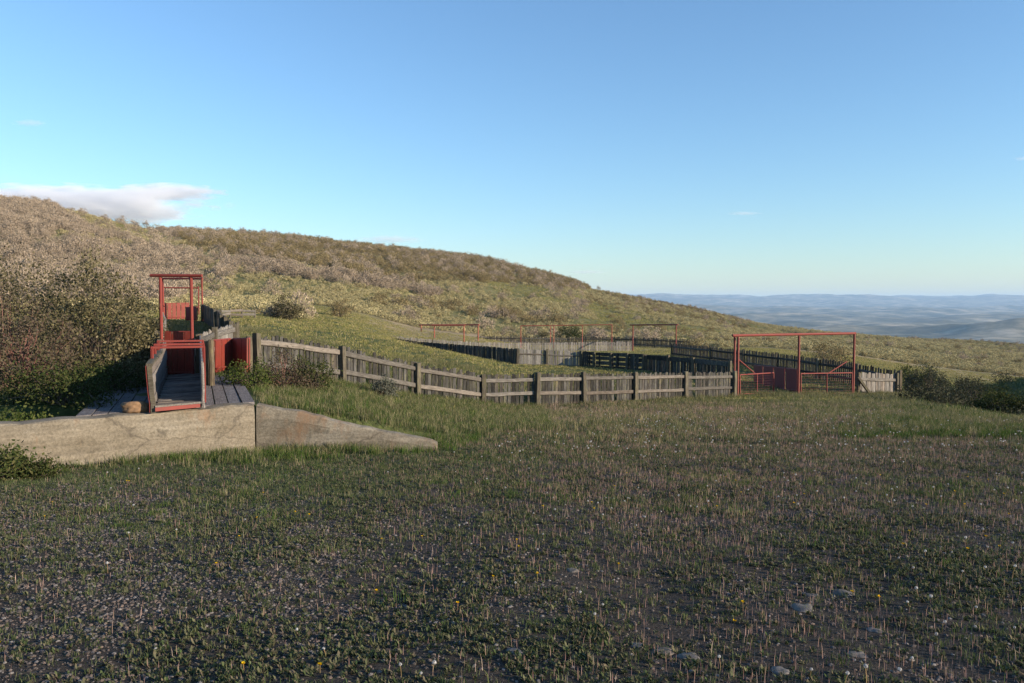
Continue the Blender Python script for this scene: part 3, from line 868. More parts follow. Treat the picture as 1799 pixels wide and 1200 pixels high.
def chute():
    o0 = Vector((-5.5, 13.15, Z(1.755)))
    root = empty('loading_chute', o0); tag(root, 'narrow wooden sheep loading chute with red steel hoops on the deck', 'loading chute')
    r = random.Random(9)
    LEN = 6.1
    lip = (FR - FL)
    # floor: cross slats
    n = 44
    for k in range(n):
        s = 0.02 + k * (LEN - 0.05) / n
        widen = 1.0 + 0.0 * s
        a = FL + U * s; b = FR + U * s
        rot = math.atan2((b - a).y, (b - a).x)
        blend = min(1, s / 1.2)                    # slats turn square to the chute
        a2 = FL.lerp(FL + V * 0.0, blend) + U * s; b2 = (FL + U * s + V * 0.735).lerp(b, 1 - blend) if blend < 1 else FL + U * s + V * 0.735
        b2 = b.lerp(FL + U * (s + 0.0) + V * 0.735 + U * (0.32), blend)
        d_ = b2 - a2; L = d_.length
        me = rail_mesh('floor_slat', L, 0.035, 0.11, M['slat'], 900 + k, 2)
        o = link('floor_slat', me, root, Vector((a2.x, a2.y, Z(1.66) + (0.012 if k % 2 else 0.0) + r.uniform(-0.004, 0.004))) - o0, (0, 0, math.atan2(d_.y, d_.x)))
    # floor bed under the slats
    def quadbox(name, pts_bottom, z0, z1, mat):
        vs = [Vector((p.x, p.y, z0)) - o0 for p in pts_bottom] + [Vector((p.x, p.y, z1)) - o0 for p in pts_bottom]
        mb = MB(); mb.add(vs, [(3, 2, 1, 0), (4, 5, 6, 7), (0, 1, 5, 4), (1, 2, 6, 5), (2, 3, 7, 6), (3, 0, 4, 7)])
        return link(name, mb.build(name, M[mat]), root)
    quadbox('floor_bed', [FL + U * 0.03, FR + U * 0.03, FR + U * LEN, FL + U * LEN], Z(1.745), Z(1.69), 'chute_board')
    # pale worn lip with a red edge
    quadbox('lip_board', [FL - U * 0.06, FR - U * 0.06, FR + U * 0.02, FL + U * 0.02], Z(1.70), Z(1.635), 'rail')
    quadbox('lip_edge', [FL - U * 0.09, FR - U * 0.09, FR - U * 0.062, FL - U * 0.062], Z(1.725), Z(1.665), 'red')
    # side walls: four planks each
    def side_wall(start, out, top0, top1, nbd, flare, L0=0.0, curve=0.0):
        for k in range(nbd):
            f0, f1 = k / nbd + 0.002, (k + 1) / nbd - 0.004
            vs = []; N = 8
            for i in range(N + 1):
                s = L0 + (LEN - L0) * i / N
                q = i / N
                fl = flare * max(0, 1 - q * 1.6)
                top = top0 + (top1 - top0) * q
                h = 1.69 - top
                for (f, t) in ((f0, 0), (f1, 0), (f1, 0.035), (f0, 0.035)):
                    p = start + U * s + V * (out * (0.01 + t + fl * f + 0.014 * (k % 2)))
                    vs.append(Vector((p.x, p.y, Z(1.69 - h * f))) - o0)
            fs = []
            for i in range(N):
                for e in range(4):
                    fs.append((i * 4 + e, (i + 1) * 4 + e, (i + 1) * 4 + (e + 1) % 4, i * 4 + (e + 1) % 4))
            fs.append((0, 1, 2, 3)); fs.append(tuple(N * 4 + e for e in (3, 2, 1, 0)))
            mb = MB(); mb.add(vs, fs)
            link('side_board', mb.build('side_board', M['chute_board']), root)
    side_wall(FL, -1, 0.99, 0.86, 4, 0.05)
    side_wall(FR, 1, 0.96, 0.72, 4, 0.0)
    # cap and end boards of the left wall
    def strip(name, a, b, w, h, mat, up=None):
        d_ = Vector(b) - Vector(a); L = d_.length
        me = rail_mesh(name, L, h, w, M[mat], 77, 5)
        q = d_.to_track_quat('X', 'Z')
        o = link(name, me, root, Vector(a) - o0); o.rotation_mode = 'QUATERNION'; o.rotation_quaternion = q
        return o
    tl = FL - V * 0.08
    strip('cap_rail', (tl.x, tl.y, Z(0.975)), (tl + U * 3.0 + V * 0.045)[:2] + (Z(0.93),), 0.10, 0.05, 'post')
    e0 = FL - V * 0.025; e1 = FL - V * 0.075
    strip('end_board', (e0.x, e0.y, Z(1.75)), (e1.x - 0.01, e1.y, Z(0.99)), 0.08, 0.075, 'post')
    e0 = e0 - V * 0.052; e1 = e1 - V * 0.052
    strip('edge_strip', (e0.x, e0.y, Z(1.75)), (e1.x - 0.01, e1.y, Z(0.99)), 0.05, 0.016, 'red')
    e0 = FR + V * 0.05
    strip('end_board', (e0.x, e0.y, Z(1.75)), (e0.x, e0.y, Z(0.98)), 0.05, 0.035, 'chute_board')
    # three red hoops
    for (s, top) in ((1.05, 0.742), (2.1, 0.742), (3.4, 0.735)):
        a = FL + U * s - V * 0.085; b = FR + U * (s - 0.32) + V * 0.075
        mb = MB()
        mb.tube([Vector((a.x, a.y, Z(1.74))) - o0, Vector((a.x, a.y, Z(top))) - o0], 0.026, 4)
        mb.tube([Vector((b.x, b.y, Z(1.74))) - o0, Vector((b.x, b.y, Z(top))) - o0], 0.026, 4)
        d_ = (b - a).normalized() * 0.019
        mb.tube([Vector((a.x, a.y, Z(top + 0.005))) - o0 - d_, Vector((b.x, b.y, Z(top + 0.005))) - o0 + d_], 0.0262, 4)
        link('hoop', mb.build('hoop', M['red']), root)
chute()

# round posts beside the chute
def lone_post(label, x, d, y_top, w, seed, mat='post', name='timber_post', lean=0.0, group=None):
    t = P(x, y_top, d); z0 = gz(t.x, t.y) - 0.15
    o = link(name, post_mesh(name, w, t.z - z0, M[mat], seed), None, (t.x, t.y, z0), (0, lean, random.random() * 3))
    return tag(o, label, 'post', group)
lone_post('thick round post against the right side of the chute', 361.5, 17.3, 599, 0.105, 51)
lone_post('sunlit round post standing on the deck right of the chute', 371, 17.2, 597, 0.12, 52)

# alley beyond the chute
fence('pale board wall of the alley bending away behind the drop gate', [tz(341, 592, 19.0), tz(372, 579, 21.4), tz(409, 570, 24.2)], 1.08, seed=26, mat='board_pale', bw=0.16, gap=0.01, rails=(0.55, 0.85), rail_h=0.14, post_w=0.14, jitter=0.02)
fence('dark shaded board wall on the far right side of the crowding pen', [tz(411, 568, 24.4), tz(402, 560, 27.5), tz(393, 554.5, 31.0), tz(381, 545, 37.5), tz(357, 535, 48)], 1.08, seed=28, bw=0.17, gap=0.003, rails=None, post_w=0.13, side=1, jitter=0.015)
fence('curving left board wall of the crowding pen beside the drop gate', [tz(287, 600, 18.6), tz(281, 584, 20.5), tz(284, 573, 23.0), tz(291, 560, 28), tz(284, 546, 36), tz(284, 534, 49)], 1.05, seed=29, bw=0.16, gap=0.03, rails=(0.25, 0.8), post_w=0.12, side=1, mat='board_pale', jitter=0.02)
lone_post('outer corner post of the crowding pen beside the grassy field', 416.5, 24.6, 566, 0.14, 54)
lone_post('short dark post at the top end of the bank fence', 437.5, 20.0, 591, 0.17, 55)
solid_gate('sunlit red board gate leaf at the end of the deck planks', (378, 19.3), (407, 20.6), 598, 595, 654, 648, 'red_board', 3, 44, 'gate_leaf')
solid_gate('dark shaded red gate leaf beside the bank fence', (407.5, 20.6), (435, 19.7), 595, 594.5, 648, 655, 'red_board', 3, 45, 'gate_leaf')

def drop_gate():
    root = portal('red steel drop gate frame with a wide top beam over the chute', [(281.5, 487, 18.8), (335.5, 487, 18.75)], ((264, 484, 18.8), (355, 484.5, 18.7)), 0.040, 'red', 0.037)
    for o in [o for o in root.children if o.name.startswith('post')]:
        pass
    return root
drop_gate()
solid_gate('red drop gate panel between the two posts of the frame at the chute end', (289, 18.95), (337, 18.9), 583, 583, 664, 664, 'red_board', 4, 46, 'drop_gate_panel')
solid_gate('long sunlit red board gate closing the far end of the crowding pen', (286, 49.5), (333, 50.5), 533, 532, 561, 560, 'red_board', 6, 47, 'pen_gate')
solid_gate('small dark red gate leaf at the far right corner of the crowding pen', (326, 47.5), (346, 47), 540, 538.5, 563, 563, 'dark_red', 2, 48, 'gate_leaf')
portal('thin red frame behind the drop gate at the far pen gate', [(286, 490, 49.5), (354.5, 490, 48.5)], ((284, 489.5, 49.5), (356, 489.5, 48.5)), 0.05, 'red')
portal('farthest thin red frame seen through the drop gate', [(287, 506, 60), (348.5, 503, 60)], ((286, 505.5, 60), (349, 506, 60)), 0.045, 'red')

def low_rail(label, pts, hgt, seed):
    r = random.Random(seed)
    a = P(*pts[0]); root = empty('rail_fence', (a.x, a.y, gz(a.x, a.y))); tag(root, label, 'fence')
    for i, p in enumerate(pts):
        q = P(*p); z = gz(q.x, q.y)
        link('post', post_mesh('post', 0.15, hgt + 0.25, M['post'], seed + i), root, Vector((q.x, q.y, z - 0.2)) - root.location)
    for i in range(len(pts) - 1):
        a = P(*pts[i]); b = P(*pts[i + 1])
        for h in (0.45, 0.85):
            mb = MB(); mb.tube([Vector((a.x, a.y, gz(a.x, a.y) + hgt * h)) - root.location, Vector((b.x, b.y, gz(b.x, b.y) + hgt * h + r.uniform(-.1, .1))) - root.location], 0.09, 6)
            link('rail', mb.build('rail', M['rail']), root)
low_rail('low weathered log rail fence along the top of the field', [(372, 542, 52), (388, 545, 52), (404, 548, 53), (425, 550, 54), (448, 552, 55)], 0.6, 61)

# rock on the wall
def rock_mesh(name, sx, sy, sz, seed, mat, sub=3, lump=0.25):
    import bmesh
    bm = bmesh.new()
    bmesh.ops.create_icosphere(bm, subdivisions=sub, radius=1.0)
    co = np.array([v.co[:] for v in bm.verts])
    d = 1 + lump * fbm(co[:, 0] * 1.4 + seed * 3.1, co[:, 1] * 1.4 + co[:, 2] * 1.1, 3, seed) + 0.5 * lump * fbm(co[:, 2] * 2.5 + seed, co[:, 0] * 2.5 - co[:, 1], 2, seed + 3)
    for v, k in zip(bm.verts, d):
        c = v.co * float(k)
        c.z = max(c.z, -0.6)
        v.co = (c.x * sx, c.y * sy, (c.z + 0.6) / 1.6 * sz)
    me = bpy.data.meshes.new(name); bm.to_mesh(me); bm.free()
    me.materials.append(M[mat])
    me.polygons.foreach_set('use_smooth', [True] * len(me.polygons))
    return me
rk = P(238, 723, 12.95)
rock = link('rock', rock_mesh('rock', 0.21, 0.15, 0.20, 15, 'rock', 4, 0.34), None, (rk.x, rk.y, Z(1.765)), (0.0, 0.0, 0.3))
tag(rock, 'tan sandstone rock lying on the concrete wall left of the chute', 'rock')

# ---------------------------------------------------------------- shrubs
def rand_dir(r):
    while True:
        v = Vector((r.uniform(-1, 1), r.uniform(-1, 1), r.uniform(-1, 1)))
        if 0.05 < v.length < 1: return v.normalized()

def shrub_parts(seed, rad, hgt, clumps, leaves, size, spread=0.22, low=0.1, stem_r=0.012):
    """stems running to clumps of small leaves inside a dome; returns (leaf arrays, stem MB)"""
    g = np.random.default_rng(seed)
    ph = g.uniform(0, 2 * np.pi, clumps); u = g.uniform(0, 1, clumps)
    el = np.arcsin(np.clip(g.uniform(low, 1.0, clumps), -1, 1))
    rr = 0.45 + 0.55 * np.sqrt(u)
    lob = 1 + 0.22 * np.sin(3 * ph + seed) + 0.12 * np.sin(5 * ph + 2 * seed)
    cx = rad * lob * rr * np.cos(el) ** 0.75 * np.cos(ph); cy = rad * lob * rr * np.cos(el) ** 0.75 * np.sin(ph)
    cz = hgt * rr * np.sin(el) * (1 + 0.15 * np.sin(2 * ph + seed * 1.7))
    idx = g.integers(0, clumps, leaves)
    sp = spread * rad
    lp = np.stack([cx[idx], cy[idx], cz[idx]], 1) + g.normal(0, 1, (leaves, 3)) * np.array([sp, sp, sp * 0.8]) * (0.4 + 0.6 * g.random((leaves, 1)))
    lp[:, 2] = np.maximum(lp[:, 2], 0.03 * hgt)
    d1 = g.normal(0, 1, (leaves, 3)); d1[:, 2] += 0.5; d1 /= np.linalg.norm(d1, axis=1, keepdims=True)
    d2 = np.cross(d1, g.normal(0, 1, (leaves, 3))); d2 /= np.linalg.norm(d2, axis=1, keepdims=True)
    return g, lp, d1, d2, np.stack([cx, cy, cz], 1)

def leaf_mesh(name, lp, d1, d2, size, aspect, mat, g, extra=None):
    n = len(lp)
    s = size * g.uniform(0.6, 1.4, (n, 1))
    a = lp - d1 * s; b = lp + d2 * s * aspect; c = lp + d1 * s; d = lp - d2 * s * aspect
    v = np.stack([a, b, c, d], 1).reshape(-1, 3)
    q = np.arange(n * 4).reshape(n, 4)
    return np_mesh(name, v, q, mat, tint=g.random(n))

def stems_mesh(name, tips, mat, g, r0, frac=1.0):
    mb = MB()
    for t in tips:
        if g.random() > frac: continue
        b = Vector((t[0] * 0.08 + g.normal(0, 0.04), t[1] * 0.08 + g.normal(0, 0.04), -0.05))
        e = Vector(t); m1 = b.lerp(e, 0.4) + Vector((0, 0, 0.12 * e.length)) + Vector(g.normal(0, 0.05, 3)) * e.length
        mb.tube([b, m1, b.lerp(e, 0.75) + Vector(g.normal(0, 0.04, 3)) * e.length, e], [r0, r0 * 0.75, r0 * 0.5, r0 * 0.2], 3, caps=False)
    return mb.build(name, mat)

def shrub(name, label, x, y, d, rad, hgt, clumps, leaves, size, mat, twig='twig', seed=1, aspect=0.55, spread=0.22, low=0.08, r0=0.014, cat='shrub', group=None, frac=1.0, sink=0.0, squash=1.0):
    p = P(x, y, d)
    root = empty(name, (p.x, p.y, gz(p.x, p.y) - sink), (seed * 1.3) % 6)
    tag(root, label, cat, group)
    g, lp, d1, d2, tips = shrub_parts(seed, rad, hgt, clumps, leaves, size, spread, low)
    link('foliage', leaf_mesh('foliage', lp, d1, d2, size, aspect, M[mat], g), root)
    link('branches', stems_mesh('branches', tips, M[twig], g, r0, frac), root)
    if squash != 1.0: root.scale = (1, squash, 1)
    return root

# left side thicket
shrub('shrub', 'big rounded olive leafed bush left of the loading chute', 168, 690, 18.3, 1.45, 2.75, 150, 17000, 0.034, 'leaf_olive', seed=3, spread=0.16, low=0.06)
shrub('shrub', 'tall brown twiggy bush at the left edge behind the wall', 40, 700, 16.2, 1.25, 2.1, 110, 8500, 0.030, 'leaf_brown', 'twig_red', seed=5, spread=0.17, low=0.1)
shrub('shrub', 'olive bush rising behind the twiggy one at the left edge', 15, 660, 24, 1.9, 3.1, 120, 10000, 0.042, 'leaf_olive', seed=7, spread=0.18)
shrub('shrub', 'low green bush along the wall top in front of the brown bush', 30, 715, 13.4, 0.85, 0.75, 60, 5200, 0.026, 'leaf_green', seed=9, spread=0.22)
shrub('shrub', 'low dark green bush on the bank under the big olive bush', 120, 712, 14.2, 0.85, 0.7, 60, 5200, 0.026, 'leaf_dark', seed=11, spread=0.22)
shrub('shrub', 'small green bush beside the left planks of the deck', 195, 690, 16.2, 0.8, 0.6, 50, 3600, 0.026, 'leaf_dark', seed=13, spread=0.24)
shrub('shrub', 'narrow olive bush squeezed between the big bush and the chute', 252, 640, 22.5, 0.75, 1.65, 50, 3400, 0.034, 'leaf_olive', seed=15, spread=0.2)
shrub('shrub', 'dark leafy shrub at the left end below the concrete wall', -8, 832, 10.6, 0.45, 0.46, 46, 2800, 0.024, 'leaf_dark', seed=17, spread=0.24)
shrub('shrub', 'low dark leafy shrub at the foot of the wall near its left end', 62, 834, 10.9, 0.34, 0.2, 34, 1700, 0.022, 'leaf_dark', seed=19, spread=0.26)
# in front of the bank fence
shrub('shrub', 'brown twiggy bush in front of the bank fence', 497, 688, 18.6, 0.75, 0.85, 70, 4200, 0.022, 'leaf_brown', 'twig_red', seed=21, spread=0.2)
shrub('shrub', 'dark green bush against the bank fence next to the first post', 545, 690, 19.2, 0.62, 0.82, 60, 3600, 0.024, 'leaf_dark', seed=23, spread=0.2)
shrub('shrub', 'low green brown bush at the right edge of the deck planks', 440, 680, 17.6, 0.55, 0.55, 50, 2800, 0.022, 'leaf_green', seed=25, spread=0.22)
shrub('sagebrush', 'small grey sagebrush in front of the second bank fence panel', 672, 699, 22.6, 0.42, 0.55, 50, 2600, 0.026, 'sage_grey', seed=27, spread=0.2)
# beyond the field
shrub('shrub', 'upright olive bush at the top edge of the grassy field', 506, 556, 62, 1.1, 1.75, 60, 3000, 0.06, 'leaf_olive', seed=29)
shrub('shrub', 'grey brown low bush left of the upright field bush', 482, 556, 63, 0.9, 1.0, 45, 1600, 0.055, 'brush', seed=30)
shrub('shrub', 'rounded brown bush on the slope above the field', 597, 545, 88, 1.3, 1.8, 60, 2200, 0.07, 'brush_olive', seed=31)
shrub('shrub', 'dark round bush behind the middle of the wide rusty frame', 1001, 594, 124, 2.0, 2.3, 70, 3600, 0.085, 'leaf_dark', seed=33)
shrub('shrub', 'grey round bush right of the dark one behind the rusty frame', 1050, 594, 124, 1.8, 2.1, 70, 3000, 0.08, 'brush', seed=35)
shrub('shrub', 'pale bare bush behind the slim red frame', 1140, 592, 120, 2.1, 2.9, 80, 2600, 0.08, 'brush', seed=37)
shrub('shrub', 'small olive bush left of the dark round bush', 955, 592, 124, 1.1, 1.4, 45, 1400, 0.07, 'leaf_olive', seed=39)
shrub('shrub', 'small tan bush between the two red frames', 1103, 594, 122, 0.9, 1.2, 40, 1200, 0.07, 'brush', seed=40)
shrub('shrub', 'low olive bush behind the start of the right side fence', 1222, 603, 88, 1.4, 1.5, 50, 2000, 0.07, 'brush_olive', seed=42)
shrub('shrub', 'spreading brown bush behind the right side fence seen through the gate', 1452, 642, 64, 2.0, 2.0, 80, 3200, 0.06, 'brush_olive', seed=43)
# right gully
shrub('shrub', 'twiggy grey brown bush rising just past the end of the fence', 1634, 678, 45, 1.15, 1.75, 90, 4200, 0.042, 'gully', seed=45)
shrub('shrub', 'low grey bush at the foot of the twiggy bush past the fence end', 1640, 690, 41, 0.9, 0.95, 70, 3200, 0.04, 'gully', seed=47)
shrub('shrub', 'greyish bush in the gully between the fence end and the dark bush', 1676, 694, 38, 1.0, 1.05, 70, 3600, 0.038, 'gully', seed=49)
shrub('shrub', 'brown bush in the gully above the greyish one', 1715, 690, 43, 1.3, 1.6, 70, 3600, 0.042, 'gully', seed=50)
shrub('shrub', 'big dark leafy bush in the shaded gully at the right edge', 1768, 722, 29, 1.25, 1.1, 110, 8500, 0.036, 'leaf_dark', seed=52, spread=0.2)
shrub('shrub', 'dark bush behind the end of the right side fence', 1606, 668, 50, 1.2, 1.4, 60, 2600, 0.05, 'leaf_dark', seed=54)

# ---------------------------------------------------------------- scatter with geometry nodes (stuff only)
def scatter(name, pts, rotz, scale, idx, protos, tilt=None):
    n = len(pts)
    me = bpy.data.meshes.new(name)
    me.vertices.add(n); me.vertices.foreach_set('co', np.asarray(pts, np.float32).ravel())
    rot = np.zeros((n, 3), np.float32); rot[:, 2] = rotz
    if tilt is not None: rot[:, 0] = tilt
    a = me.attributes.new('rot', 'FLOAT_VECTOR', 'POINT'); a.data.foreach_set('vector', rot.ravel())
    sc = np.asarray(scale, np.float32)
    if sc.ndim == 1: sc = np.repeat(sc[:, None], 3, 1)
    a = me.attributes.new('scl', 'FLOAT_VECTOR', 'POINT'); a.data.foreach_set('vector', sc.ravel())
    a = me.attributes.new('pick', 'INT', 'POINT'); a.data.foreach_set('value', np.asarray(idx, np.int32))
    col = bpy.data.collections.new(name + '_pieces')
    for k, p in enumerate(protos):
        o = bpy.data.objects.new('piece_%02d' % k, p); col.objects.link(o)
    ob = link(name, me); tag(ob, kind='stuff')
    ng = bpy.data.node_groups.new(name, 'GeometryNodeTree')
    ng.interface.new_socket('Geometry', in_out='INPUT', socket_type='NodeSocketGeometry')
    ng.interface.new_socket('Geometry', in_out='OUTPUT', socket_type='NodeSocketGeometry')
    N = ng.nodes; L = ng.links
    gi = N.new('NodeGroupInput'); go = N.new('NodeGroupOutput')
    ci = N.new('GeometryNodeCollectionInfo'); ci.inputs['Collection'].default_value = col
    ci.inputs['Separate Children'].default_value = True; ci.inputs['Reset Children'].default_value = True
    ip = N.new('GeometryNodeInstanceOnPoints'); ip.inputs['Pick Instance'].default_value = True
    def attr(nm, ty):
        q = N.new('GeometryNodeInputNamedAttribute'); q.data_type = ty; q.inputs['Name'].default_value = nm
        return q.outputs['Attribute']
    L.new(gi.outputs[0], ip.inputs['Points']); L.new(ci.outputs[0], ip.inputs['Instance'])
    L.new(attr('pick', 'INT'), ip.inputs['Instance Index'])
    L.new(attr('rot', 'FLOAT_VECTOR'), ip.inputs['Rotation']); L.new(attr('scl', 'FLOAT_VECTOR'), ip.inputs['Scale'])
    L.new(ip.outputs[0], go.inputs[0])
    md = ob.modifiers.new('scatter', 'NODES'); md.node_group = ng
    return ob

def blades(name, n, spread, h, w, mat, seed, lean=0.5, bend=0.4):
    """a tuft of tapering bent blades"""
    g = np.random.default_rng(seed)
    base = g.normal(0, spread, (n, 2))
    ph = g.uniform(0, 2 * np.pi, n); ln = np.abs(g.normal(0, lean, n)); hh = h * g.uniform(0.5, 1.15, n)
    dx, dy = np.cos(ph), np.sin(ph)
    ww = w * g.uniform(0.7, 1.3, n)
    tw = g.uniform(0, np.pi, n); sx, sy = np.cos(tw) * ww / 2, np.sin(tw) * ww / 2
    z0 = np.full(n, -0.02)
    m = np.stack([base[:, 0] + dx * ln * hh * 0.35, base[:, 1] + dy * ln * hh * 0.35, hh * 0.6], 1)
    t = np.stack([base[:, 0] + dx * ln * hh * (0.8 + bend), base[:, 1] + dy * ln * hh * (0.8 + bend), hh * (1 - 0.25 * ln)], 1)
    b0 = np.stack([base[:, 0] - sx, base[:, 1] - sy, z0], 1); b1 = np.stack([base[:, 0] + sx, base[:, 1] + sy, z0], 1)
    m0 = m - np.stack([sx, sy, 0 * sx], 1) * 0.8; m1 = m + np.stack([sx, sy, 0 * sx], 1) * 0.8
    t0 = t - np.stack([sx, sy, 0 * sx], 1) * 0.12; t1 = t + np.stack([sx, sy, 0 * sx], 1) * 0.12
    v = np.stack([b0, b1, m1, m0, t1, t0], 1).reshape(-1, 3)
    k = np.arange(n)[:, None] * 6
    q = np.concatenate([k + np.array([[0, 1, 2, 3]]), k + np.array([[3, 2, 4, 5]])], 0)
    tt = g.random(n)
    return np_mesh(name, v, q, mat, tint=np.concatenate([tt, tt]))

def rosette(name, n, rad, mat, seed, up=0.5):
    g = np.random.default_rng(seed)
    ph = g.uniform(0, 2 * np.pi, n); L = rad * g.uniform(0.5, 1.1, n); el = g.uniform(0.1, up, n) * np.pi / 2 * 1.6
    d = np.stack([np.cos(ph) * np.cos(el), np.sin(ph) * np.cos(el), np.sin(el)], 1)
    s = np.stack([-np.sin(ph), np.cos(ph), 0 * ph], 1) * (L * 0.16)[:, None]
    o = g.normal(0, rad * 0.2, (n, 3)); o[:, 2] = 0.0
    a = o; m = o + d * (L * 0.6)[:, None]; t = o + d * L[:, None]; t[:, 2] -= 0.15 * L
    v = np.stack([a - s * 0.3, a + s * 0.3, m + s, m - s, t + s * 0.2, t - s * 0.2], 1).reshape(-1, 3)
    k = np.arange(n)[:, None] * 6
    q = np.concatenate([k + np.array([[0, 1, 2, 3]]), k + np.array([[3, 2, 4, 5]])], 0)
    tt = g.random(n)
    return np_mesh(name, v, q, mat, tint=np.concatenate([tt, tt]))

def wedge(n, d0, d1, g, power=1.0, margin=36.5, side=3.0):
    """random points on the ground inside the view, area weighted to the power"""
    u = g.random(n)
    d = (d0 ** (2 * power) + u * (d1 ** (2 * power) - d0 ** (2 * power))) ** (1 / (2 * power))
    return (d * np.tan(R(margin)) + side) * g.uniform(-1, 1, n), d

def off_structures(X, Y):
    """true where plants may grow (not inside the wall, deck or chute)"""
    s = behind_wall(X, Y)
    onwall = (s > -0.03) & (s < np.where(X > WJ[0], 0.24, W_TH + 0.02)) & (X < WR[0] + 0.05) & (X > WL[0])
    rel_x = X - FL.x; rel_y = Y - FL.y
    al = rel_x * U.x + rel_y * U.y; ac = rel_x * V.x + rel_y * V.y
    ondeck = (al > 0) & (al < 6.9) & (ac > -0.05) & (ac < 1.75)
    onleft = (al > 0) & (al < 4.4) & (ac > -1.15) & (ac <= -0.05)
    return ~(onwall | ondeck | onleft)

g = np.random.default_rng(11)
# --- low weeds and grass of the yard
def yard():
    tufts = [blades('tuft', 14, 0.03, 0.045, 0.0035, M['grass'], s, 0.55) for s in range(4)]
    ros = [rosette('weed', 12, 0.042, M['weed'], 20 + s) for s in range(5)]
    tall = [blades('tall_tuft', 22, 0.06, 0.17, 0.006, M['grass_tall'], 30 + s, 0.45) for s in range(4)]
    # short tufts
    def put(name, n, d0, d1, pw, protos, dens, smin, smax, grow=0.0):
        X, Y = wedge(n, d0, d1, g, pw)
        Zt = terrain(X, Y)
        lush, hill, far, tan = ground_masks(X, Y, Zt)
        keep = (g.random(n) < dens(X, Y, lush)) & off_structures(X, Y)
        X, Y, Zt = X[keep], Y[keep], Zt[keep]
        m = len(X)
        sc = g.uniform(smin, smax, m) * (1 + grow * np.maximum(0, Y - 12) / 20)
        scatter(name, np.stack([X, Y, Zt], 1), g.uniform(0, 6.28, m), sc, g.integers(0, len(protos), m), protos)
        return m
    clump = lambda X, Y, s, k: sstep(-0.35, 0.35, fbm(X / k, Y / k, 3, s))
    inx = lambda X, Y: 899.5 + F_PX * X / Y
    a = put('weeds', 370000, 2.6, 26, 0.62, ros, lambda X, Y, l: (0.2 + 0.8 * clump(X, Y, 81, 0.45)) * (0.35 + 0.65 * clump(X, Y, 82, 1.7)) * 1.25 * (0.45 + 0.35 * sstep(200, 900, inx(X, Y))) * (1 - 0.5 * l), 0.3, 1.1, 0.7)
    b = put('short_grass', 290000, 2.6, 34, 0.6, tufts, lambda X, Y, l: np.clip(0.20 + 0.50 * clump(X, Y, 83, 0.8) * (0.25 + 0.75 * l) + 0.5 * l, 0, 1) * 0.8 * (0.45 + 0.55 * sstep(5, 9, Y)), 0.45, 1.2, 1.0)
    # long grass: under the wall, on the bank, along the fences
    def longd(X, Y, l):
        s = behind_wall(X, Y)
        k = np.where(s < 0, sstep(-2.2, -0.1, s + 0.4 * fbm(X / 0.7, Y / 0.7, 2, 85)) * (X < -0.9) * (Y > 5), 0)
        bank = np.where((s > 0) & (X < 1.2) & (Y < 31), 0.85, 0)
        yd = np.where((Y > 15) & (Y < 42), 0.06 + 0.55 * clump(X, Y, 87, 2.5), 0)
        far_right = sstep(1450, 1650, inx(X, Y)) * (Y > 17) * 0.9
        return np.clip(np.maximum(np.maximum(k, bank), np.maximum(yd * l, far_right)), 0, 1)
    c = put('long_grass', 74000, 7.5, 43, 0.7, tall, longd, 0.45, 1.2, 0.25)
    cg = [blades('grass_clump', 34, 0.07, 0.085, 0.0045, M['grass_lush'] if s < 2 else M['grass_tall'], 46 + s, 0.6) for s in range(4)]
    put('grass_clumps', 12000, 3.4, 26, 0.66, cg, lambda X, Y, l: 0.75 * sstep(0.0, 0.5, fbm(X / 1.9, Y / 1.9, 3, 90)) * sstep(5, 10, Y) + 0.03, 0.45, 1.15, 0.5)
    gt = [blades('green_tuft', 24, 0.05, 0.15, 0.006, M['grass_lush'], 40 + s, 0.5) for s in range(3)]
    put('lush_grass', 40000, 7.5, 30, 0.6, gt, lambda X, Y, l: np.where(behind_wall(X, Y) < 0, sstep(-2.4, -0.4, behind_wall(X, Y) + 0.6 * fbm(X / 0.8, Y / 0.8, 2, 86)) * (X < -0.7), 0) * 0.95 + 0.35 * ((behind_wall(X, Y) > 0) & (X < 1)) + sstep(1350, 1650, inx(X, Y)) * (Y > 16) * clump(X, Y, 88, 2.0) * 0.8, 0.5, 1.25, 0.3)
    # pasture behind the fences
    fg = [blades('pasture_tuft', 20, 0.14, 0.075, 0.016, M['field_grass'], 60 + s, 0.8) for s in range(4)]
    e = put('pasture', 60000, 21, 112, 0.8, fg, lambda X, Y, l: np.where((behind_wall(X, Y) > 0) & ((Y > 30) | (inx(X, Y) < 840)), 0.55 + 0.45 * clump(X, Y, 89, 5), 0), 0.7, 1.4, 0.06)
    # dry stalks
    st = [blades('stalks', 3, 0.05, 0.075, 0.0026, M['straw'], 90 + s, 0.16, 0.05) for s in range(5)]
    def dry(X, Y, l):
        x = inx(X, Y)
        k = 0.14 + 0.86 * sstep(550, 1150, x) * (0.35 + 0.65 * clump(X, Y, 91, 1.4))
        k = k * (1 - 0.6 * sstep(26, 34, Y)) * (0.5 + 0.7 * sstep(5, 9, Y)) * np.where(behind_wall(X, Y) > 0, np.where(X > -1, 1, 0.15), 1)
        return k
    f = put('dry_stalks', 155000, 2.6, 32, 0.68, st, dry, 0.4, 1.15, 1.4)
    return a, b, c, e, f
COUNTS = yard()

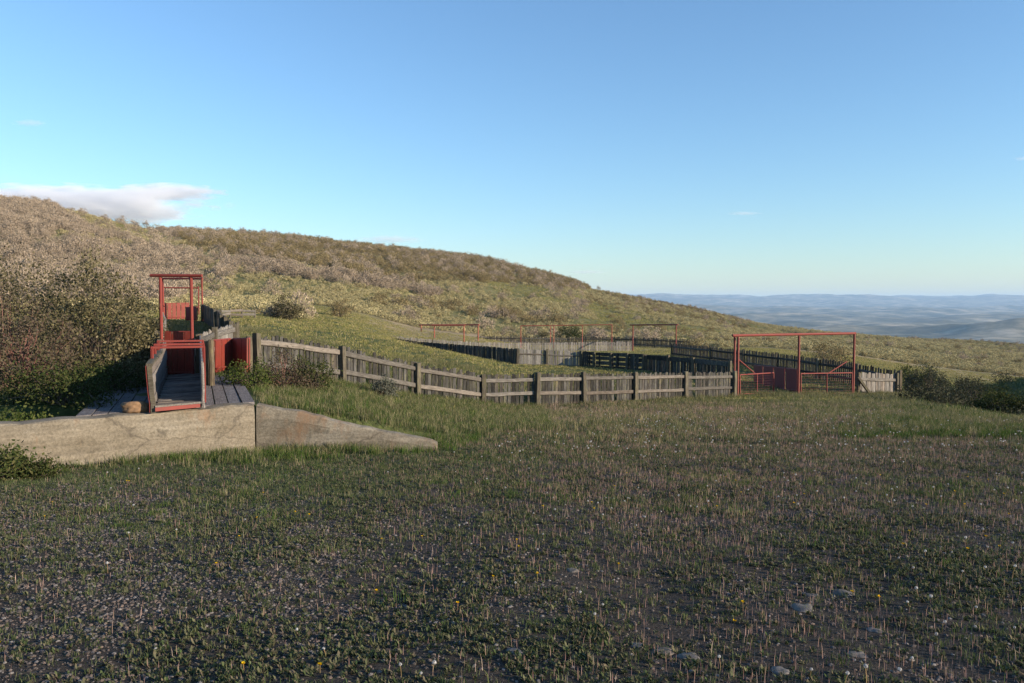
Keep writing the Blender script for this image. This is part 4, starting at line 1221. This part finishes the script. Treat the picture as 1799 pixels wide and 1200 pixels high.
# --- gravel
def gravel():
    pb = [rock_mesh('pebble', 1.0, 0.8, 0.9, 200 + s, 'gravel', 1, 0.3) for s in range(6)]
    for p in pb: p.polygons.foreach_set('use_smooth', [False] * len(p.polygons))
    n = 260000
    X, Y = wedge(n, 2.6, 15, g, 0.5)
    xi = 899.5 + F_PX * X / Y
    dens = (0.3 + 0.7 * sstep(-0.3, 0.3, fbm(X / 0.9, Y / 0.9, 3, 95))) * (1.3 - 0.75 * sstep(200, 1000, xi)) * (1 - 0.75 * sstep(6, 13, Y))
    lush = ground_masks(X, Y, X)[0]
    k = (g.random(n) < dens * (1 - 0.85 * lush)) & off_structures(X, Y)
    X, Y = X[k], Y[k]; m = len(X)
    s = 0.0045 + 0.013 * g.random(m) ** 2.6
    Zt = terrain(X, Y) - s * 0.3
    scatter('gravel', np.stack([X, Y, Zt], 1), g.uniform(0, 6.28, m), s, g.integers(0, 6, m), pb)
    return m
NG = gravel()

# --- single stones
STONES = [(1426, 1047, 0.055, 'pale flat stone in the right foreground above the larger slab'), (1411, 1070, 0.085, 'wide grey slab half sunk in the right foreground'),
          (1484, 1044, 0.075, 'long flat grey stone just right of the pale stone'), (1537, 1108, 0.05, 'rounded tan stone near the lower right'),
          (1372, 1180, 0.05, 'brownish stone at the bottom edge of the right foreground'), (1505, 1150, 0.06, 'flat grey stone low in the right foreground'),
          (985, 977, 0.05, 'pale flat stone in the middle of the yard'), (1005, 1003, 0.06, 'grey stone below the pale flat stone in mid yard'),
          (905, 1147, 0.05, 'tan stone near the bottom centre'), (1165, 1147, 0.06, 'smooth grey stone near the bottom right of centre'),
          (1120, 1136, 0.045, 'light grey stone left of the smooth grey one'), (553, 1022, 0.04, 'pale bluish stone in the left foreground'),
          (155, 1107, 0.035, 'reddish brown stone in the lower left gravel'), (330, 1107, 0.035, 'white flat stone in the lower left gravel'),
          (1210, 1155, 0.06, 'grey stone half hidden by weeds at the bottom')]
for k, (x, y, r_, lab) in enumerate(STONES):
    q = P(x, y, 1.0); dirv = q - cam.location
    t = 1.0
    for _ in range(60):
        pp = cam.location + dirv * t
        h = pp.z - gz(pp.x, pp.y)
        t += h * 2.0
    pp = cam.location + dirv * t
    o = link('stone', rock_mesh('stone', r_ * 0.95, r_ * 0.75, r_ * 0.40, 300 + k, 'stone', 3, 0.45), None, (pp.x, pp.y, gz(pp.x, pp.y) - r_ * 0.17), (0, 0, k * 1.1))
    tag(o, lab, 'stone', 'stones lying in the yard')

# --- dandelions
def fluff(name, rad, stemh, seed, parts):
    r = random.Random(seed)
    bx, by = r.uniform(-0.02, 0.02), r.uniform(-0.02, 0.02)
    st = MB(); st.tube([(0, 0, -0.02), (bx * 0.4, by * 0.4, stemh * 0.5), (bx, by, stemh)], 0.0022, 3, caps=False)
    hd = MB(); c = Vector((bx, by, stemh + rad * 0.6))
    for k in range(46):
        d_ = rand_dir(r); e = d_.cross(rand_dir(r)).normalized(); f = d_.cross(e)
        p = c + d_ * rad * r.uniform(0.8, 1.0); w = rad * 0.34
        hd.add([p - e * w, p + f * w, p + e * w, p - f * w], [(0, 1, 2, 3)])
    return st, hd, c

def flower(seed, stemh):
    r = random.Random(seed)
    st = MB(); st.tube([(0, 0, -0.02), (0.003, 0.002, stemh)], 0.0025, 3, caps=False)
    hd = MB(); c = Vector((0.003, 0.002, stemh))
    for k in range(20):
        a = k * 2.4; L = 0.012 * r.uniform(0.7, 1.1); el = r.uniform(0.1, 0.9)
        d_ = Vector((math.cos(a) * math.cos(el), math.sin(a) * math.cos(el), math.sin(el))); s = Vector((-math.sin(a), math.cos(a), 0)) * 0.0035
        hd.add([c - s * 0.5, c + s * 0.5, c + d_ * L + s, c + d_ * L - s], [(0, 1, 2, 3)])
    return st, hd

def dandelions():
    n = 12000
    X, Y = wedge(n, 3.2, 32, g, 0.62)
    xi = 899.5 + F_PX * X / Y
    dens = (0.10 + 0.35 * sstep(500, 1000, xi)) * sstep(-0.4, 0.4, fbm(X / 1.8, Y / 1.8, 2, 99)) * (behind_wall(X, Y) < 0) + 0.28 * (X > 1) * (Y > 14) * (Y < 30)
    k = (g.random(n) < dens * 0.55) & off_structures(X, Y)
    X, Y = X[k], Y[k]
    o = np.argsort(Y); X, Y = X[o], Y[o]; Zt = terrain(X, Y)
    st_m, hd_m, one_m = [], [], []
    for s in range(5):
        st, hd, c = fluff('seed_head', 0.0095, 0.03 + 0.013 * s, 400 + s, True)
        st_m.append(st.build('stem', M['stem'])); hd_m.append(hd.build('seed_head', M['puff']))
        both = MB(); both.v = st.v + hd.v; off = len(st.v)
        both.f = st.f + [tuple(i + off for i in f) for f in hd.f]; both.m = [0] * len(st.f) + [1] * len(hd.f); both.t = st.t + hd.t
        one_m.append(both.build('dandelion_clock', [M['stem'], M['puff']]))
    for i in range(min(300, len(X))):
        s = int(g.integers(0, 5)); loc = (X[i], Y[i], Zt[i]); rz = g.uniform(0, 6.28); sc = g.uniform(0.75, 1.2)
        if i < 90:
            root = empty('dandelion_clock', loc, rz); root.scale = (sc, sc, sc)
            link('stem', st_m[s], root); link('seed_head', hd_m[s], root)
        else:
            root = link('dandelion_clock', one_m[s], None, loc, (0, 0, rz)); root.scale = (sc, sc, sc)
        tag(root, 'white fluffy dandelion seed head on a thin stem in the yard', 'dandelion', 'dandelion clocks scattered over the yard')
    if len(X) > 300:
        q = slice(300, None); m = len(X[q])
        scatter('distant_dandelions', np.stack([X[q], Y[q], Zt[q]], 1), g.uniform(0, 6.28, m), g.uniform(1.1, 1.7, m), g.integers(0, 5, m), one_m)
    # yellow ones
    n = 95
    X, Y = wedge(n, 3.3, 11, g, 0.6); Zt = terrain(X, Y)
    fl = [flower(500 + s, 0.03 + 0.014 * s) for s in range(3)]
    fm = [(a.build('stem', M['stem']), b.build('flower_head', M['petal'])) for a, b in fl]
    for i in range(n):
        if behind_wall(X[i], Y[i]) > -0.3: continue
        s = i % 3; root = empty('dandelion_flower', (X[i], Y[i], Zt[i]), g.uniform(0, 6.28))
        tag(root, 'yellow dandelion flower low among the weeds of the yard', 'dandelion', 'yellow dandelions scattered over the yard')
        link('stem', fm[s][0], root); link('flower_head', fm[s][1], root)
dandelions()

# ---------------------------------------------------------------- hillside
def in_poly(x, y, poly):
    c = np.zeros(x.shape, bool); n = len(poly)
    for i in range(n):
        x1, y1 = poly[i]; x2, y2 = poly[(i + 1) % n]
        k = ((y1 > y) != (y2 > y)) & (x < (x2 - x1) * (y - y1) / ((y2 - y1) or 1e-9) + x1)
        c ^= k
    return c
LEFT_MASS = [(-400, 240), (0, 330), (100, 345), (210, 375), (300, 392), (320, 440), (345, 500), (290, 535), (-400, 545)]
SAGE_STRIP = [(80, 358), (150, 366), (250, 398), (335, 428), (330, 447), (235, 428), (130, 392)]
RIDGE = [(290, 390), (500, 405), (860, 440), (1045, 498), (1030, 512), (900, 498), (760, 500), (640, 492), (520, 462), (420, 450), (325, 442)]
BAND = [(310, 445), (430, 462), (560, 478), (700, 500), (780, 515), (760, 525), (640, 505), (520, 490), (420, 482), (330, 490)]
BROWN = [(640, 522), (780, 536), (980, 562), (1010, 572), (900, 568), (760, 548), (650, 535)]
RIGHT_RIDGE = [(1040, 502), (1200, 530), (1330, 562), (1310, 580), (1180, 556), (1060, 530)]
def brush_mask(X, Y, Zt):
    xi, yi = to_img(X, Y, Zt)
    n = fbm(X / 16, Y / 16, 3, 120)
    p = np.full(X.shape, 0.03)
    p = np.where(xi > 1050, 0.10 * sstep(-0.2, 0.5, fbm(X / 30, Y / 30, 3, 122)) + 0.02, p)
    p = np.where(in_poly(xi, yi, BROWN), 0.35, p)
    p = np.where(in_poly(xi, yi, RIGHT_RIDGE), 0.30, p)
    p = np.where(in_poly(xi, yi, BAND), 0.92, p)
    p = np.where(in_poly(xi, yi, RIDGE), 0.80, p)
    p = np.where(in_poly(xi, yi, LEFT_MASS), 1.0, p)
    p = np.where(in_poly(xi, yi, SAGE_STRIP), 0.06, p)
    p = p * (0.45 + 0.9 * sstep(-0.5, 0.3, n))
    olive = in_poly(xi, yi, RIDGE) | in_poly(xi, yi, BROWN) | (xi > 1030)
    return np.clip(p, 0, 1), olive, xi, yi

def brush_proto(name, seed, rad, hgt, n, mat, clumps=26, size=0.12):
    gg, lp, d1, d2, tips = shrub_parts(seed, rad, hgt, clumps, n, size, 0.24, 0.12)
    d1[:, 2] = np.abs(d1[:, 2]) + 0.4
    out = lp / np.maximum(np.linalg.norm(lp, axis=1, keepdims=True), 1e-3)
    d1 = d1 * 0.6 + out * 0.6; d1 /= np.linalg.norm(d1, axis=1, keepdims=True)
    d2 = np.cross(d1, gg.normal(0, 1, d1.shape)); d2 /= np.linalg.norm(d2, axis=1, keepdims=True)
    return leaf_mesh(name, lp, d1, d2, size, 0.42, M[mat], gg)

def hillside():
    bare = [brush_proto('hill_shrub', 600 + s, 1.25, 1.6 + 0.1 * s, 900, 'brush', 30, 0.085) for s in range(5)]
    oliv = [brush_proto('hill_shrub', 620 + s, 1.2, 1.4 + 0.1 * s, 800, 'brush_olive', 28, 0.085) for s in range(4)]
    protos = bare + oliv
    n = 30000
    X, Y = wedge(n, 58, 470, g, 0.9, 37.5)
    Zt = terrain(X, Y)
    p, olive, xi, yi = brush_mask(X, Y, Zt)
    k = (g.random(n) < p) & ~((Y < 120) & (xi > 560)) & ~((Y < 66) & (xi > 230))
    X, Y, Zt, olive, xi = X[k], Y[k], Zt[k], olive[k], xi[k]
    m = len(X)
    idx = np.where(olive & (g.random(m) < 0.75), g.integers(5, 9, m), g.integers(0, 5, m))
    sc = np.stack([g.uniform(0.75, 1.45, m)] * 3, 1) * np.where(xi < 1050, 1.0, 0.62)[:, None]
    sc[:, 2] *= g.uniform(0.8, 1.15, m)
    rz = g.uniform(0, 6.28, m)
    inview = (np.abs(X / Y) < 0.66)
    app = np.where(inview, sc[:, 0] / Y, 0)
    order = np.argsort(-app)
    near, rest = order[:300], order[300:]
    for i in near:
        o = link('hill_shrub', protos[idx[i]], None, (X[i], Y[i], Zt[i] - 0.08), (0, 0, rz[i])); o.scale = sc[i]
        lab = 'olive brown scrub bush on the sunlit hillside' if idx[i] >= 5 else ('bare grey brown brush on the slope above the chute' if xi[i] < 420 else 'bare grey brown brush on the sunlit hillside')
        tag(o, lab, 'shrub', 'scrub bushes covering the hillside')
    scatter('hillside_brush', np.stack([X, Y, Zt - 0.08], 1)[rest], rz[rest], sc[rest], idx[rest], protos)
    # sagebrush ground cover
    sg = []
    for s in range(4):
        gg, lp, d1, d2, tips = shrub_parts(700 + s, 0.50, 0.58, 16, 240, 0.055, 0.22, 0.1)
        sg.append(leaf_mesh('sage', lp, d1, d2, 0.055, 0.5, M['sage'], gg))
    gg, lp, d1, d2, tips = shrub_parts(710, 0.42, 0.5, 14, 130, 0.07, 0.25, 0.1)
    sg.append(leaf_mesh('sage', lp, d1, d2, 0.07, 0.4, M['brush_olive'], gg))
    gr = [blades('bunch_grass', 26, 0.22, 0.30, 0.05, M['field_grass'], 720 + s, 0.8) for s in range(3)]
    n = 170000
    X2, Y2 = wedge(n, 60, 400, g, 0.72, 36.5)
    Z2 = terrain(X2, Y2)
    p, olive, xi, yi = brush_mask(X2, Y2, Z2)
    f = fbm(X2 / 22, Y2 / 22, 3, 130)
    keep = (g.random(n) < np.clip(0.52 + 0.6 * f - 0.4 * (p > 0.6), 0, 1)) & ~((Y2 < 116) & (xi > 540)) & ~((Y2 < 68) & (xi > 230))
    X2, Y2, Z2, f, xi = X2[keep], Y2[keep], Z2[keep], f[keep], xi[keep]; m = len(X2)
    # greener grassy patches against sage
    green = (fbm(X2 / 34, Y2 / 26, 3, 133) > 0.22) | (g.random(m) < 0.10)
    idx = np.where(green, g.integers(5, 8, m), np.where(g.random(m) < 0.12, 4, g.integers(0, 4, m)))
    sc = g.uniform(0.5, 1.0, m) ** 1.5 * 1.6 * np.where(green, 0.8, 1.0)
    scatter('sagebrush_cover', np.stack([X2, Y2, Z2 - 0.03], 1), g.uniform(0, 6.28, m), sc, idx, sg + gr)
    return m
hillside()

# scrub on the shading knoll at the right edge and the gully
def gully():
    pr = [blades('gully_tuft', 16, 0.12, 0.28, 0.018, M['grass_tall'], 800 + s, 0.6) for s in range(3)]
    gg, lp, d1, d2, tips = shrub_parts(810, 0.5, 0.6, 20, 500, 0.04, 0.25, 0.1)
    pr.append(leaf_mesh('gully_sage', lp, d1, d2, 0.04, 0.5, M['gully'], gg))
    n = 16000
    X, Y = wedge(n, 24, 74, g, 0.8, 37)
    xi = 899.5 + F_PX * X / Y
    k = (xi > 1600) & (g.random(n) < 0.8)
    X, Y = X[k], Y[k]; m = len(X); Zt = terrain(X, Y)
    idx = np.where(g.random(m) < 0.05, 3, g.integers(0, 3, m))
    scatter('gully_grass', np.stack([X, Y, Zt], 1), g.uniform(0, 6.28, m), g.uniform(0.6, 1.4, m), idx, pr)
gully()

# ---------------------------------------------------------------- clouds
def cloud_mat(name, dens):
    m, nt, out = new_mat(name); b = NB(nt)
    t = b.n('ShaderNodeTexCoord').outputs['Object']
    ln = b.n('ShaderNodeVectorMath', operation='LENGTH'); b.l(t, ln.inputs[0])
    oi = b.rand()
    ad = b.n('ShaderNodeVectorMath', operation='MULTIPLY_ADD'); b.l(oi, ad.inputs[0]); ad.inputs[1].default_value = (40, 70, 20); b.l(t, ad.inputs[2])
    mu = b.n('ShaderNodeVectorMath', operation='MULTIPLY'); b.l(ad.outputs[0], mu.inputs[0]); mu.inputs[1].default_value = (1.6, 1.2, 0.9)
    f = b.noise(mu.outputs[0], 2.2, 6, 0.62)
    k = b.math('SUBTRACT', b.math('ADD', b.math('MULTIPLY', f, 2.5), -0.36), ln.outputs['Value'])
    dn = b.math('MULTIPLY', b.math('MAXIMUM', b.math('MINIMUM', b.math('MULTIPLY', k, 2.0), 1.0), 0.0), dens)
    v = b.n('ShaderNodeVolumePrincipled')
    v.inputs['Color'].default_value = (0.97, 0.97, 0.98, 1)
    v.inputs['Anisotropy'].default_value = 0.1
    b.l(dn, v.inputs['Density'])
    b.l(v.outputs[0], out.inputs['Volume'])
    return m
CM = cloud_mat('cloud_vapour', 0.008)
CW = cloud_mat('thin_cloud_vapour', 0.004)
def cloud(label, x, y, d, w, h, thin=False, deep=0.5, rz=0.0):
    p = P(x, y, d); k = d / F_PX
    import bmesh
    bm = bmesh.new(); bmesh.ops.create_icosphere(bm, subdivisions=3, radius=1.0)
    me = bpy.data.meshes.new('cloud'); bm.to_mesh(me); bm.free()
    me.materials.append(CW if thin else CM)
    o = link('cloud', me, None, p, (0, rz, 0)); o.scale = (w / 2 * k * 1.15, w / 2 * k * deep, h / 2 * k * 1.25)
    return tag(o, label, 'cloud')
cloud('long white cloud bank behind the left ridge', 105, 362, 9000, 490, 60)
cloud('flat white cloud lying above the right end of the long cloud bank', 296, 338, 9300, 185, 26)
cloud('thin grey cloud over the middle of the ridge', 685, 421, 9500, 120, 13, True, 0.4)
cloud('thin grey cloud streak just above the end of the ridge', 1032, 478, 9500, 70, 7, True, 0.4)
cloud('faint wisp high at the left edge of the sky', 52, 216, 8500, 60, 10, True, 0.4)
cloud('faint wisp in the sky above the gate', 1307, 375, 9000, 60, 6, True, 0.4)
cloud('tiny grey wisp near the right edge of the sky', 1795, 279, 8500, 30, 8, True, 0.4)
cloud('tiny pale puff right of the cloud bank', 403, 361, 9000, 24, 12, True, 0.4)

# ---------------------------------------------------------------- haze
def haze():
    m, nt, out = new_mat('haze_air')
    b = NB(nt)
    v = b.n('ShaderNodeVolumePrincipled')
    v.inputs['Color'].default_value = (0.50, 0.73, 1.0, 1)
    v.inputs['Density'].default_value = 7.5e-5
    v.inputs['Anisotropy'].default_value = 0.0
    b.l(v.outputs[0], out.inputs['Volume'])
    mb = MB(); mb.box((0, 0, 0), (36000, 36000, 1))
    o = link('haze', mb.build('haze', m))
    lo, hi = -190.0, 215.0
    o.scale = (1, 1, hi - lo); o.location = (0, 0, (lo + hi) / 2)
    tag(o, kind='stuff')
haze()
print('COUNTS', COUNTS, NG)
